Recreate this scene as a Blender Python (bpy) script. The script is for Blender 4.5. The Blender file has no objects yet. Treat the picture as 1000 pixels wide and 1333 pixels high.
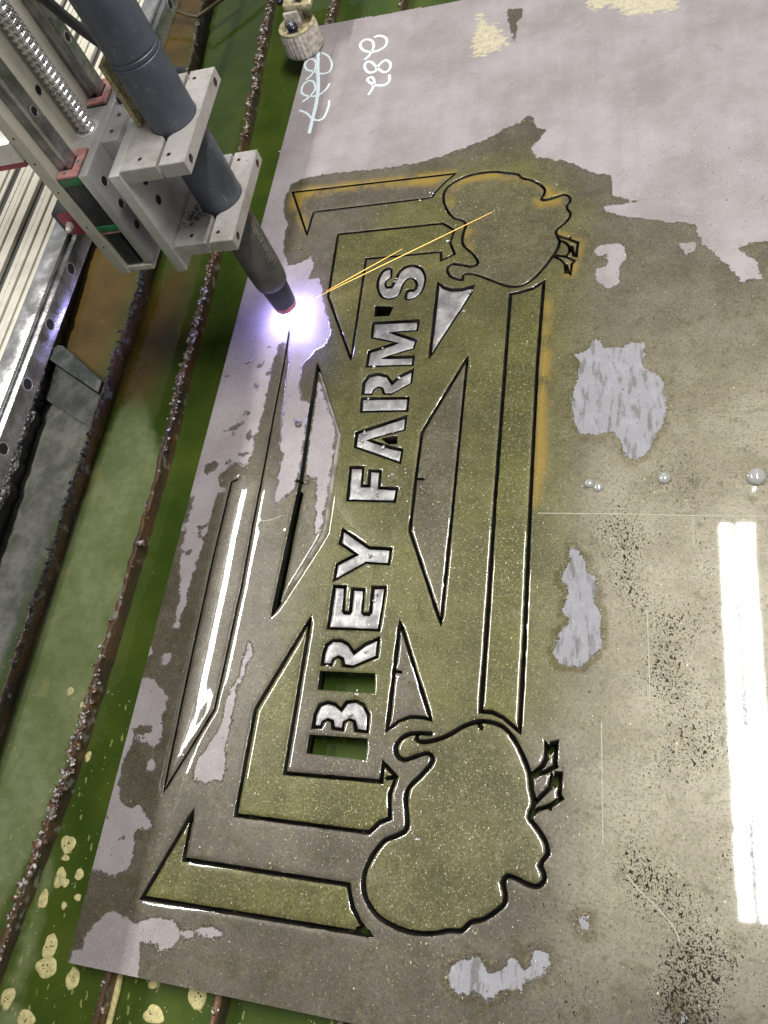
import bpy, bmesh, math, random
import numpy as np
from mathutils import Vector, Matrix, noise
from mathutils.geometry import delaunay_2d_cdt
random.seed(7); RNG = np.random.default_rng(7)
SC = bpy.context.scene
COL = SC.collection
R = math.radians

# ------------------------------------------------------------------ camera
cam_data = bpy.data.cameras.new('camera'); cam = bpy.data.objects.new('camera', cam_data); COL.objects.link(cam)
cam_data.sensor_fit = 'AUTO'; cam_data.sensor_width = 36.0; cam_data.lens = 27.19
cam_data.clip_start = 0.01; cam_data.clip_end = 60
CAM_ROT = Matrix(((0.950591, 0.002129, 0.310438), (0.12963, 0.905906, -0.40315), (-0.282086, 0.423473, 0.860871)))
cam.matrix_world = Matrix.Translation((0.44493, 0.1128, 0.63)) @ CAM_ROT.to_4x4()
SC.camera = cam
# ------------------------------------------------------------------ world: dim even workshop light
world = bpy.data.worlds.new('World'); SC.world = world; world.use_nodes = True
bgn = world.node_tree.nodes['Background']; bgn.inputs[0].default_value = (0.96, 0.97, 1.0, 1); bgn.inputs[1].default_value = 0.30
# ------------------------------------------------------------------ lamps: twin-tube ceiling fittings 2 m above the plate
def tube(name, x, y, z, w, l, power, colour, rz=0):
    d = bpy.data.lights.new(name, 'AREA'); d.shape = 'RECTANGLE'; d.size = w; d.size_y = l; d.energy = power; d.color = colour
    o = bpy.data.objects.new(name, d); COL.objects.link(o); o.location = (x, y, z); o.rotation_euler = (0, 0, rz); return o
def fitting(x, y, z=2.0, k=1.0):
    tube('lamp_tube', x-.0345, y, z, .035, 1.215, 21*k, (1, .985, .95)); tube('lamp_tube', x+.028, y, z, .048, 1.215, 29*k, (1, .985, .95))
    tube('lamp_gap', x-.0065, y, z, .021, 1.215, 0.75*k, (.55, .80, 1))
fitting(.768, .69); fitting(-1.13, .90, 2.0, 1.0)
# ------------------------------------------------------------------ exposure
SC.view_settings.view_transform = 'Standard'; SC.view_settings.look = 'None'; SC.view_settings.exposure = -0.05; SC.view_settings.gamma = 1
SC.view_settings.use_curve_mapping = False
SC.cycles.max_bounces = 8; SC.cycles.transparent_max_bounces = 8; SC.cycles.sample_clamp_indirect = 6
SC.cycles.volume_step_rate = 1

# ------------------------------------------------------------------ traced outlines on the plate, in millimetres
KERF = [('top_bar',True,False,1.4,[(37.2,849.4),(245.5,842.1),(234.8,830.8),(225.4,818.4),(221.5,809.7),(215.7,808.5),(72.6,811),(70.6,774.7)]),('top_bracket',True,False,1.5,[(111.4,769.5),(238.9,766.4),(252.7,754.2),(249.7,736.6),(256.4,719.5),(242,712.3),(240.4,724.5),(152.6,726.6),(156,587.3),(114.5,677.2)]),('top_head',True,True,1.6,[(268.3,682),(256.7,686.8),(251,694.6),(250.6,701.7),(255,705.3),(263.6,703.5),(276,699.5),(282.3,701.1),(282.7,706.9),(276.3,717.2),(268,726.7),(263.4,735.8),(263.3,748),(265.2,758.9),(263.7,764),(259.6,768),(250.4,772.9),(242.5,783.9),(236.6,797.7),(234.9,811.1),(237.8,821.1),(245.1,828.2),(256.5,834.1),(272,837.3),(291.6,836.3),(307.3,831.4),(319,827.1),(324.1,820.4),(334.7,815.1),(344.4,806.5),(349.9,798.4),(349.1,791),(346.9,784.5),(352.8,783),(361.7,785.1),(371.5,787.1),(377,782.5),(377.7,776.2),(374.4,770.7),(375.2,765.7),(378.6,760.3),(377.9,753.3),(373.8,746.8),(368.7,741.6),(364.5,736.4),(365.6,730.3),(368.5,722.9),(367.9,714.9),(365.6,708.3),(362.4,701.9),(355.2,689.3),(345.4,675.9),(336.3,668.1),(326.9,665.9),(316.2,668.3),(303.3,675.4),(288.2,684.1),(276.9,689),(268.6,688.8)]),('foot',False,False,1.5,[(366.5,729.7),(372.7,725.8),(378.9,722.6),(387.7,716.7),(387,708.8),(386.5,698.9),(383.5,700.2),(383,707.1),(379.6,706.2),(378.7,713.4),(374.7,719.2),(368.5,722.9)]),('foot',False,False,1.3,[(378.9,722.6),(379.7,725.9)]),('foot',False,False,1.5,[(362.4,701.9),(370.3,697),(374.9,690.1),(376.1,678.8),(378.6,680.7),(381.6,675.4),(382.2,689.1),(384.9,692.8),(376.2,700),(365.8,703)]),('foot',False,False,1.4,[(376.2,700),(379.6,706.2)]),('foot',False,False,2,[(381.4,713),(384.2,700.1)]),('foot',False,False,2,[(376.6,688.7),(379.2,677.3)]),('top_triangle',True,False,1.6,[(241.9,680.8),(248.1,674.5),(257.4,669.9),(268.4,669.4),(280.8,672.1),(278.9,661.5),(252.1,604),(242.9,583.2)]),('right_blade',True,False,1.5,[(282.8,580.3),(245.1,494.4),(244.7,445.4),(245.4,388.5),(283.9,300.9),(283.8,397.2)]),('lead',False,False,1.4,[(245.5,443.2),(252.4,442.7)]),('left_blade',True,False,1.5,[(118,583.6),(158.6,495.3),(160.1,440.1),(161.6,385.9),(154.5,369.1),(122.3,301.8),(124.9,442.9),(120.2,526.1)]),('lead',False,False,1.5,[(119.9,442.6),(129.5,441.9)]),('gap',False,False,3.2,[(126.4,429.4),(125.7,387.8),(125.4,339.7),(124.4,313.6)]),('long_bar',True,False,1.75,[(321.4,656.6),(330.9,657.9),(343.5,661.5),(354.9,669),(353.3,573.6),(354.5,420.1),(356.3,291),(356.6,216),(350.8,220.1),(343.1,225.8),(333.9,229.4),(324.5,229.4),(323.9,322),(322.5,420.3)]),('bottom_triangle',True,False,1.6,[(246.9,301.5),(283.7,219.4),(277.1,220.8),(265.7,220.4),(256.4,216.1),(247.5,208)]),('lead',False,False,1.4,[(246.8,257.8),(253.7,257.3)]),('bottom_bracket',True,False,1.7,[(161.6,301.6),(124.1,215.6),(125,127.9),(243.1,128.3),(250.9,136.9),(258.9,140.7),(257.3,150.1),(256.5,158.9),(260.2,172),(248.1,181.5),(248,167.3),(162.6,165.4)]),('lead',False,False,1.8,[(260.2,172),(252.1,170.1)]),('bottom_bar',True,False,1.8,[(84.5,126),(54.9,55.6),(254.5,58),(245.4,64.9),(237.8,74.1),(231.9,89.2),(85.3,88.8)]),('bottom_bar_corner',False,False,2.6,[(244,60.4),(253.4,58.4)]),('wedge',False,False,1.1,[(74.8,637.2),(77.3,598.7),(79.2,518.2),(81.5,441.3),(82.2,398.7),(84.7,330.4),(84.4,212),(51.9,138.9),(48.8,240.3),(46.5,353.7),(47.1,442.8),(53.2,445.1)]),('bottom_head',True,True,1.85,[(278,208.1),(266.8,206.5),(259.7,201.7),(256.7,195.2),(258.5,189.2),(264.6,185.7),(276.3,190.3),(284.4,192.8),(288.4,189.4),(287.2,184.1),(279.9,174.8),(271.8,165.4),(270.1,156.8),(272.4,145.4),(273.3,134.9),(267.1,129.3),(256.8,124),(249.1,113.4),(244.4,101.7),(244.2,90.6),(248.5,80.4),(258.7,71.2),(271.7,66.4),(285.7,64.4),(300.9,65.8),(313.9,69.6),(322.9,71),(329,77.2),(337.8,80.4),(345.5,85.8),(352.4,92.6),(353.2,99.3),(350.9,106.4),(353.6,111.3),(360.2,110.6),(370,107.5),(376.5,107.6),(380.2,111.8),(380,117),(377.4,121.1),(378.8,125),(382.2,130),(380.7,137.4),(374.6,145.9),(367.6,153.7),(369.7,160.3),(370.6,166),(368.2,173.8),(366.8,183.4),(362,194.6),(355.2,206.6),(346.7,216.2),(337.5,220.7),(324.8,221.4),(312.4,216.9),(300.3,208.8),(289.7,203.8),(278.8,201.1),(273.3,202.9),(274.4,206.6)]),('lead',False,False,1.8,[(278,208.1),(285.5,208.2)]),('lead',False,False,1.8,[(323.4,220.8),(326.2,215.7)]),('foot',False,False,1.8,[(367.6,153.7),(373.9,160),(382,163.2),(390.8,169.7),(389.1,171.9),(389.4,187.3),(386,187),(385.5,180.4),(382.7,186.6),(382.3,176.8),(371.2,164.4)]),('foot',False,False,1.6,[(382,163.2),(383,161)]),('foot',False,False,1.8,[(367.2,183.8),(375.8,191.7),(378.5,197.8),(377.7,208.1),(380.6,204.6),(381.8,209),(385.5,210.1),(385,192.1),(377.6,187.3),(367.7,183.2)]),('foot',False,False,1.6,[(385,192.1),(386.7,192.3)]),('foot',False,False,2.5,[(380.2,206.3),(381.2,202.2)]),('foot',False,False,2.5,[(385.3,183.6),(385.5,178.8)]),('letter_y',True,False,1.5,[(179,389.5),(207.8,371.5),(229.3,370.6),(229.1,355.6),(206.8,356.6),(178.5,338.7),(178.4,354.2),(196.3,364.6),(178.2,375.4)]),('letter_e',True,False,1.5,[(179.5,332.6),(190.1,332.3),(191.9,309.3),(193.5,307.7),(198,307.9),(198.9,309.5),(197.8,330.7),(208.9,330.3),(210.3,308.7),(211.9,307.4),(216.6,307.6),(218.1,309.4),(217.1,332.8),(228.9,333.1),(228.1,293.1),(180.3,292.7)]),('letter_r',True,False,1.5,[(180.2,259.6),(179.8,269),(181.2,276.9),(186.8,281.6),(194.9,282),(201.7,278.9),(208.2,271.5),(217.7,279.7),(229.2,285.4),(229.7,269.3),(209.3,259.2),(200.3,259.6),(197.9,265.8),(193.7,267.2),(189.6,264.8),(188.6,260.1)]),('letter_r_stem',True,False,0.8,[(179.9,252.8),(229.7,253.8),(231.6,238),(180.8,237.8)]),('letter_b',True,False,1.5,[(181.3,205.2),(181.1,215.7),(184.1,224),(190.7,226.9),(197.9,225.9),(204.4,221.5),(208,228.2),(216.4,230),(223.8,227),(229.1,219.4),(230.3,205.4),(220.2,205.3),(217.3,212.9),(212.8,214.2),(208.5,211.4),(208.3,205.1),(199.6,205.6),(197.7,211.3),(193.1,212.6),(189.2,209.9),(188.2,205.8)]),('letter_b_stem',True,False,0.8,[(179.9,197.9),(230.8,199.2),(231.9,183.2),(179.9,183.8)]),('letter_s',True,True,1.5,[(184.7,707.7),(176.6,706.7),(172.1,696.3),(172.9,682),(179.4,669.4),(190.3,665.4),(198.9,670.6),(201.8,684.2),(206.6,691.5),(213.7,689.8),(217.8,680.9),(214.9,674.3),(208,674.5),(207.8,662.9),(217.9,664.3),(224.8,673.1),(226.3,689.6),(220.1,704),(207.9,709.6),(196.9,704.7),(192.1,691),(188.6,682.1),(183.5,682.1),(180.8,688.1),(183.1,693.5),(186.4,695.1)]),('apostrophe',True,False,1,[(174.2,656.1),(193.8,653.2),(191.1,642.6),(175.3,643.4)]),('letter_m',True,False,1.5,[(174.3,634.2),(225.6,632.5),(225.3,619.8),(196.4,619.9),(225.8,606.8),(224.1,596.6),(191.3,587.2),(225.3,586.3),(225.7,575.7),(175.3,577.4),(175.2,596.2),(205,605.5),(175.5,614.6)]),('letter_r_second',True,False,1.5,[(175.9,543),(175,556.7),(179.3,565.2),(189,567),(199.4,563.8),(206.1,554.7),(213.7,562.8),(226.5,569.4),(226.7,553.4),(206.8,541.1),(199,542.3),(195.9,549.2),(191.3,550.7),(187.3,548),(185.9,542.4)]),('letter_r_second_stem',True,False,1.5,[(175.7,537.3),(226.3,535.2),(226.5,520.1),(177.4,521.6)]),('letter_a',True,False,1.5,[(176.4,496.4),(226.3,513.1),(226.7,498.1),(210.9,493.9),(190.1,488),(214,478.9),(226.9,475.3),(226.6,461.2),(177.2,480.1)]),('a_counter',True,False,1.2,[(204.9,488.3),(219,490.1),(219.9,483.2),(212.4,483)]),('letter_f',True,False,1.5,[(176.1,457.2),(189.3,456.5),(190.8,436.5),(198.1,436.4),(196.7,453),(207.9,452.1),(208.7,434),(227.2,432.7),(226.5,419.2),(178.6,420.9)])]
SEEDS = {'top_bar': (132.9,817.5),'top_bracket': (162.2,747.5),'top_head': (302.8,756.9),'top_triangle': (256,646.2),'right_blade': (268.2,461.5),'left_blade': (133.1,447.5),'long_bar': (334.2,459.8),'bottom_triangle': (256.8,247.2),'bottom_bracket': (187.6,142.6),'bottom_bar': (153.6,74),'bottom_head': (299.6,125.9),'letter_y': (217.4,363.4),'letter_e': (205,298.2),'letter_r': (194.5,273.3),'letter_r_stem': (206.2,245.3),'letter_b': (202.2,215.7),'letter_b_stem': (206.3,190.9),'letter_f': (184.9,427.8),'letter_a': (201.5,500.8),'a_counter': (214.4,486.4),'letter_r_second': (191.3,558.6),'letter_r_second_stem': (202.1,528.1),'letter_m': (195.4,626.9),'apostrophe': (184.5,648.7),'letter_s': (221.5,681.8),'plate': (422.9,837.7)}
DRY = [[(-137.6,1397.2),(669.3,1100.5),(629.9,696.2),(565,694.5),(544.8,691.6),(537.7,685.9),(553.6,669.5),(556.9,648.6),(539.1,647.1),(530.1,667.8),(517.1,682),(507.3,699.9),(501,723.9),(476,731.9),(446.5,741.8),(423.7,748.6),(410.4,759.3),(415.8,763.9),(448.1,762.7),(435.1,770.3),(421.1,777.1),(420.8,806.1),(399.1,814.7),(372.3,836.2),(339.8,848.6),(330.5,862.6),(348.2,889.6),(337.4,898.2),(327.3,922.1),(315.5,909.5),(297.1,903.4),(284.2,893.4),(257.6,883.9),(226.1,873.9),(193.7,867.7),(155.1,867.5),(125.1,869.4),(84.2,872),(53,872.6),(33.7,863),(28.2,848.3),(29.9,818.5),(41.3,797.9),(41.4,761.2),(54.7,729.8),(64.9,728.4),(82.8,737.7),(89,719.6),(82.3,703.4),(98.3,704.8),(105.8,689.4),(112.5,661.3),(125.6,628.3),(123.7,613),(108,598.9),(99.8,584.4),(100.9,554.6),(105.5,539.8),(117.3,533.4),(119.7,501.5),(122.2,465.3),(117.9,430.5),(101,417.8),(100.9,435),(99.9,456.9),(101.5,470.3),(94.4,484.1),(91.4,512),(88.4,535.9),(86.1,570.3),(82.9,600.9),(78.3,614.8),(71.7,619.5),(65.6,612.7),(64.3,587),(64.9,561.8),(64.4,542.1),(65,517.9),(63.6,503.7),(63.4,475.9),(58.9,456),(52.8,463.4),(49.2,467.1),(38.7,458.3),(30,449.4),(33.5,438.6),(47.8,434.8),(46.9,431.3),(33.9,429.7),(32.4,413.9),(32.7,388.1),(30.3,369.6),(30.2,346.6),(27.3,334.4),(27.8,306.7),(26.8,285.1),(21.1,287.1),(21,306.5),(18,330.1),(8.3,362.6),(8.2,379.5),(8.6,405.3),(7.6,422.9),(3.5,424.7),(-1,414.1),(3.3,388),(-1.9,383.6),(-20.1,383.5),(-77.7,387.5)],[(-8.5,270.4),(2.8,267.2),(5,259.8),(-2.5,250.4),(-14.7,245.2),(-27.4,258)],[(16.3,253),(19.4,262.8),(27.1,259.6),(26,251.4),(20,248.8)],[(-15.8,234.5),(11.1,236.2),(20.1,230.5),(32.5,220.9),(34.2,210.7),(31.8,198.3),(37.2,191.7),(36.8,180.8),(30.7,173.3),(24.7,177.7),(18,180.1),(7.1,184.2),(8.7,175.3),(3.8,160.1),(5.1,144.7),(5.1,137),(13.2,126.5),(21.6,121.8),(32.2,124.9),(41,118.5),(50.2,110.4),(44.7,106.2),(36.5,110.7),(33.1,99.4),(37.8,84),(34,74.7),(24.7,68.3),(10,71.6),(1.7,68.8),(-16.1,66.5),(-31.8,139)],[(26.9,158.4),(31.5,166.6),(37.6,157.5),(31.7,154)],[(12.4,11),(10.7,22.3),(18.2,33.3),(33.1,42.2),(45.1,38.9),(54.9,35.4),(72,42.8),(88.7,43.6),(96.2,39),(110.3,40.3),(125.4,44.9),(134.3,41.4),(131.4,37.1),(113.5,36),(97.7,33.6),(91.8,24.8),(84.3,22),(72.9,25.1),(62.8,23.6),(68.5,-2.4),(40.2,-6.9),(4,-3.2),(1.7,9.4)],[(105.6,274.1),(111.4,265.8),(106.2,253.5),(103.3,232),(101.1,213.3),(102.7,195.3),(102.6,179.8),(107.4,165),(106.2,154.1),(90.7,150.4),(78.9,151.4),(78.1,164.3),(85.7,180.5),(93.9,194.6),(94.7,212.8),(94.5,224.4),(102.4,241.4),(102,260.5)],[(409,594),(417.2,579.4),(433.9,579.3),(440.7,586.2),(451.4,584),(452.2,570.4),(449.3,556),(464.3,546.6),(468.8,535.7),(470.4,519.4),(468.2,496.9),(459.8,477.3),(452.5,464.4),(442.6,457.1),(434.4,465),(432.5,476),(423.1,488.7),(411.9,484.6),(394.8,486.4),(389.4,505.1),(388.6,531.1),(393,552.7),(394.6,567.4),(389.3,575.4),(401.3,579.4)],[(392.2,373.1),(402.7,364),(402.9,352.9),(412.1,347.1),(412.3,335.3),(411.7,321.7),(417.1,316.2),(416.5,301.1),(417.5,291.9),(409.1,278.6),(400.6,271.2),(386.6,272.7),(380.9,280.7),(383.1,293.9),(385.5,301.6),(390.8,303.7),(392.3,311.4),(386.8,315),(387.5,322.8),(390.8,330.7),(389.7,338.6),(384,342.4),(385.5,352.5),(390,356.6)],[(407.4,709.2),(423.3,710),(433.4,707),(434.6,687.2),(429.2,676),(428.2,658.5),(419.5,650.8),(407.1,664),(406.8,678.9),(419.1,683.3),(416.7,695.7),(404.2,697.4)],[(316.9,45.7),(329.4,55.8),(341.9,54.3),(344,47.3),(354.4,51.6),(362.9,61.6),(366.4,53.5),(373.8,54.7),(374.7,64.8),(379.1,68.1),(387.6,60.8),(379.9,51.7),(369.8,46.2),(367.1,41.2),(361,42.2),(346.7,31.8),(332.8,34.3),(323.7,32.1),(316.1,37.5)],[(403.5,89.9),(410.8,93),(413.2,85.3),(409.6,81.7)],[(473.6,47.5),(478.2,38.1),(470.2,36.7)],[(122,563.9),(153.7,497.9),(157,426.8),(156.8,387.9),(151.9,383.7),(143.1,444.9),(128,449.7),(124.7,449.8),(122.5,516.2)],[(485.8,701),(501.7,700.2),(502.5,691.3),(490.8,685.6)]]
WET_ISLANDS = [[(288.2,1126),(305.9,1120.4),(307.5,1106.5),(301.5,1091.8),(303.6,1071.5),(299,1056.8),(295.4,1080.5),(288.6,1105.7)],[(48.1,563.6),(53.5,564.5),(57.1,558.3),(53.9,552.5),(49.7,556.4)],[(28.2,592),(39.9,601),(44.3,597),(33.3,589.6)],[(50.9,614),(56.4,614.8),(57.4,610.1),(52.4,610.1)],[(57.5,577.5),(63.9,579),(66.2,573.3),(60.8,572.5)],[(22.6,503.9),(45.8,519),(49.1,514.2),(39.5,507.8),(24.2,502)],[(41.7,527.3),(49.3,528.1),(50.3,523.4),(45,522.5)],[(51.6,498.2),(56.4,505.9),(60.8,495.6),(54.2,491.4)],[(31.1,501.3),(38.2,503.7),(37.2,498.7)],[(10.9,457.1),(12.5,463.7),(20.9,470.1),(27.1,465.5),(25.3,456.8),(15.6,451.5)],[(33,465.4),(40.5,470.7),(42.8,467.3),(35.8,462.7)],[(49.3,474.8),(58.1,479),(62,475.6),(52.6,469.7)],[(103.2,513),(107.9,516.1),(114.5,511.3),(114.2,505.1),(106.7,506.1)],[(7.6,576.1),(11.7,578.3),(13.9,573.7),(9.5,573)],[(43.9,588.3),(51.7,593.9),(54.8,590),(47,584.4)],[(-4,414.1),(-1.9,422.6),(6.9,426.8),(8.6,411.9),(7.6,395.2),(3.9,389)],[(19.2,392.2),(25.1,394.2),(30.7,393.2),(26.9,387.1),(21.6,387)],[(21.3,384),(26.4,385),(27.7,380),(22.5,379.3)],[(11.5,364.7),(20.5,366.8),(23.4,359.9),(16,359.8)],[(21.5,99.8),(26,100.4),(26,96.8),(20.9,96.1)],[(13.8,84.5),(18.1,89),(22.3,86.5),(19.3,81.7),(14.8,81.4)],[(-3.8,113.4),(2.4,116),(3,110.5),(-2.1,109.5)],[(4.5,189),(10.2,194.2),(23.9,192.6),(26.4,187.8),(17.1,183.1),(8.3,184.3)]]
OCHRE = [[(36.4,853.6),(244,845.6),(229,828.7),(105.3,841.3),(69.4,836.1),(52.8,839),(58.2,810.1),(69.1,779.6),(39,826.4)],[(239.9,820.7),(256.6,833.6),(291.7,834.9),(334.8,813.8),(344.6,801.9),(339,804.2),(296.1,827.5),(261.2,826.1),(246.5,814.3),(245.5,793.6),(239.2,797.3)],[(350,803.4),(361.4,791.4),(372.3,788.2),(365.3,784.5),(352.7,784.2)],[(339.9,785.2),(354.6,781.4),(367.2,781.7),(365.7,773.4),(344.1,774.6)],[(366.4,732.6),(384.9,725.2),(391.9,717.2),(389.1,694.9),(384.7,673.3),(376.2,674.3),(388.6,713.1),(374.4,729)],[(266.5,754.9),(271.7,749.2),(273.8,724.7),(268.6,730.2)],[(358.1,650.2),(362.5,638.3),(363.6,572.8),(362.9,511.7),(365.5,454.4),(357.9,414.7),(355.6,492.5),(356.7,573.3)]]
SPECK = [(503.5,337.4,60,1),(488.8,317.7,50,0.9),(479,268.1,80,0.6),(498.2,201.8,70,0.55),(493.5,144.6,70,0.6),(479.1,76.4,90,0.75),(515.8,64.7,80,0.75),(439.5,390.4,45,0.5),(458.8,479.8,60,0.45),(524.6,548.9,70,0.25),(526.2,454.9,60,0.5),(429.8,78,70,0.4),(316.3,460.3,80,0.3),(311.2,528.3,60,0.25),(400.8,419.7,50,0.3),(295.3,109.2,45,0.35),(553.6,614.8,60,0.3),(347.3,41.6,60,0.25),(327.7,563,40,0.35)]
BRIGHT = [(308.7,124.3,50,1),(325.9,167.8,40,0.9),(299.2,73.3,40,0.9),(317.5,545.7,40,0.8),(295,747,40,0.7),(211.5,161.9,45,0.7),(248.3,136.6,30,0.8),(224,212.5,35,0.7),(301.2,382.1,60,0.6),(256.9,461.8,50,0.5),(338.1,346.2,50,0.8),(257.2,787,25,0.8),(241.1,343.8,40,0.5),(123.6,245.2,60,0.3),(202.2,137.1,50,0.5)]
RIDGE = [(85.6,225.3),(77.1,187.2),(71.1,154),(70.9,134.9),(66.3,112.7),(62.2,89.8)]
WATER_PALE = [[(-153.9,486.6),(-147.3,549.1),(-122.3,591.2),(-86.9,525.3),(-57,474.3),(-65,263),(-78.1,94.4),(-123.3,-48.8),(-186.1,-29.1),(-169.2,232.7),(-163.9,408)],[(-62.7,81.2),(-58.4,71.9),(-57.3,59.9),(-56,45.8),(-56.2,29.3),(-55,13.4),(-50.6,-6.2),(-55,-19),(-53.8,-34),(-72.5,-33.9),(-72.9,-9.7),(-70.6,24.9),(-68,47.7),(-66.1,68.5)],[(-78,-43.4),(-65.1,-44.5),(-53.9,-41.5),(-41.5,-45.8),(-37.6,-59.7),(-80.5,-67.3)]]
WATER_BROWN_REFLECTION = [[(-327.4,866.7),(-203.4,861.8),(-180.1,764.1),(-184.6,595.2),(-263,635.5)],[(-351.1,1433),(-227,1391),(-222.7,1235.3),(-224.4,1164.1),(-303.8,1221.2)],[(-164.2,711.7),(-106.5,793.5),(-92.2,656.8),(-110.2,568.7),(-154.4,571.1)]]
WATER_GREY_REFLECTION = [[(-269.2,636),(-177,572.4),(-173.8,497.4),(-181.6,370.3),(-188.7,231.5),(-226.8,135),(-345.2,387.5),(-278.4,448)]]
FOAM = [(-37.8,-11.4,9.5),(-9.1,-15.4,7.6),(-39.8,4.4,8.5),(-68,-39.1,7.6),(-44.4,-50,8),(-49.5,85.3,8),(-48.4,57.5,7.2),(-59.8,38.8,6.5),(-41.6,54.2,3.8),(-29.5,62.4,4.6),(-24.9,44.7,3.4),(-48.6,73.8,3.4),(-36.9,36.7,3),(109.9,-7.8,9),(73.9,-27.1,8),(67.6,-5.5,5),(-95.7,221.9,4),(-76.5,209.6,3.5),(1.5,136.7,6),(-54,162.3,4)]
CHALK_STRUCK = [[(31,1111.8),(41.9,1102.3),(50.7,1082.9),(49.2,1068.6),(38.8,1067.2),(26.8,1074.6),(13.9,1082.2),(8.6,1094.3),(13.7,1103.6),(22.3,1099.1),(26.4,1085.2),(23.1,1069.3),(16,1060.6)],[(54.3,1043.8),(50.7,1033.3),(40.4,1023.8),(24.7,1026.8),(14.4,1036.3),(14.2,1050.7),(20.7,1057.4),(29.1,1053.1),(34,1037.5),(28.2,1024.8),(19.2,1016.1)],[(59.3,1009.2),(60.5,997),(57.3,978.3),(49.8,974.2),(39.9,980.3),(29.6,992.5),(18.2,1000.3)]]
CHALK_STRIKE = [(24.7,1115.7),(30.4,1079.9),(38,1040.6),(41,1003.6),(40.8,980.1),(41,951.2)]
CHALK_NUMBER = [[(105.5,1122.8),(114.3,1123.6),(124.3,1115.1),(126.1,1101.9),(118.5,1093.6),(106.8,1092.7),(93.9,1099.7),(87.4,1113),(92.2,1121.5),(103.3,1117),(108.3,1102.8),(104.7,1087),(98.4,1079.1)],[(120.8,1055.8),(109.9,1071),(102.3,1073.1),(101.4,1063),(108.3,1051.8),(117.2,1050.7),(121.4,1061.7),(129,1069.9),(137.3,1061.5),(137.5,1049.3),(130.8,1045.8),(120.8,1055.8)],[(138.9,1038.9),(140.6,1026.5),(134.3,1020.2),(122.5,1023.2),(112.8,1030.9),(108.8,1038.7),(114.3,1040.5),(119,1032.1),(119,1018.2),(114.4,1006.4)]]
RESIDUE = [[(239.2,1077.4),(245.9,1102),(241.3,1130.5),(256.8,1132.5),(267.5,1108.8),(283.3,1100.6),(287.1,1076.4),(297.8,1076.5),(297.3,1050.9),(281.1,1039.6),(260.2,1034),(246.5,1042.8)],[(377.5,1120.7),(390.7,1080.6),(410.6,1083.9),(434.3,1060.7),(457.3,1056.7),(479.9,1052.8),(494.9,1060.4),(507.1,1097.1),(376.5,1154.7)],[(215.3,1094.3),(223.2,1082),(227.1,1064.4),(219.2,1076.5)]]
DROPS = [((405.1,434.9),4.2),((412.9,431),4.5),((467.8,439),5.5),((539.8,438.9),8)]
SCRATCHES = [[(361.4,406.4),(426.8,405.5),(488.4,404),(546.4,403.3)],[(452.6,322.7),(454,278.6),(454.3,245.7)],[(437.4,123.3),(446.2,114.4),(458.2,104.6),(468.2,94.8),(472.1,85.9)],[(489.6,403.3),(489.3,375.5)],[(88,401.5),(92.7,398.5),(104.4,400.5),(111.6,404.5)],[(418.8,228.3),(421.2,140.7)]]
BEADS = [(183.9,496.8),(182.2,486.4),(212.8,495.7),(207.7,478.6),(188.3,596.5),(183.6,573.7),(181.7,534),(208.6,427.5),(214.2,559.1),(191.6,691.1),(274.5,638.1),(219.2,447),(277.6,664.3),(211.7,379.6),(208.7,352.9),(186.5,256.6),(219.2,269.5),(216.3,236.1),(213.7,219.8),(221.1,323.8),(209,363.3),(218.2,814),(207.6,805.9),(247.5,738.1),(283.6,127.2),(289.4,107.5),(4.9,926.8),(64.6,169.6)]
# ------------------------------------------------------------------ helpers
def tag(o, label=None, cat=None, group=None, kind=None):
    if label: o['label'] = label
    if cat: o['category'] = cat
    if group: o['group'] = group
    if kind: o['kind'] = kind
    return o
def empty(name, loc=(0, 0, 0), label=None, cat=None, group=None, rot=(0, 0, 0)):
    o = bpy.data.objects.new(name, None); COL.objects.link(o); o.location = loc; o.rotation_euler = rot; o.empty_display_size = .01
    return tag(o, label, cat, group)
def mesh_obj(name, verts, faces, mat, parent=None, smooth=False, loc=(0, 0, 0)):
    me = bpy.data.meshes.new(name); me.from_pydata([tuple(v) for v in verts], [], [tuple(f) for f in faces]); me.update()
    if mat: me.materials.append(mat)
    if smooth: me.polygons.foreach_set('use_smooth', [True]*len(me.polygons))
    o = bpy.data.objects.new(name, me); COL.objects.link(o); o.location = loc
    if parent: o.parent = parent
    return o
def bm_obj(name, bm, mat, parent=None, smooth=False, loc=(0, 0, 0), autosmooth=None):
    bmesh.ops.recalc_face_normals(bm, faces=bm.faces)
    me = bpy.data.meshes.new(name); bm.to_mesh(me); bm.free()
    if mat: me.materials.append(mat)
    if smooth or autosmooth: me.polygons.foreach_set('use_smooth', [True]*len(me.polygons))
    o = bpy.data.objects.new(name, me); COL.objects.link(o); o.location = loc
    if autosmooth: me.set_sharp_from_angle(angle=R(autosmooth))
    if parent: o.parent = parent
    return o
def box(name, lo, hi, mat, parent=None, bev=.0006, seg=2):
    bm = bmesh.new(); bmesh.ops.create_cube(bm, size=1)
    lo = Vector(lo); hi = Vector(hi)
    for v in bm.verts: v.co = Vector([lo[i] + (v.co[i]+.5)*(hi[i]-lo[i]) for i in range(3)])
    if bev: bmesh.ops.bevel(bm, geom=bm.edges[:], offset=bev, segments=seg, affect='EDGES', profile=.6)
    return bm_obj(name, bm, mat, parent, autosmooth=35)
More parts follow.
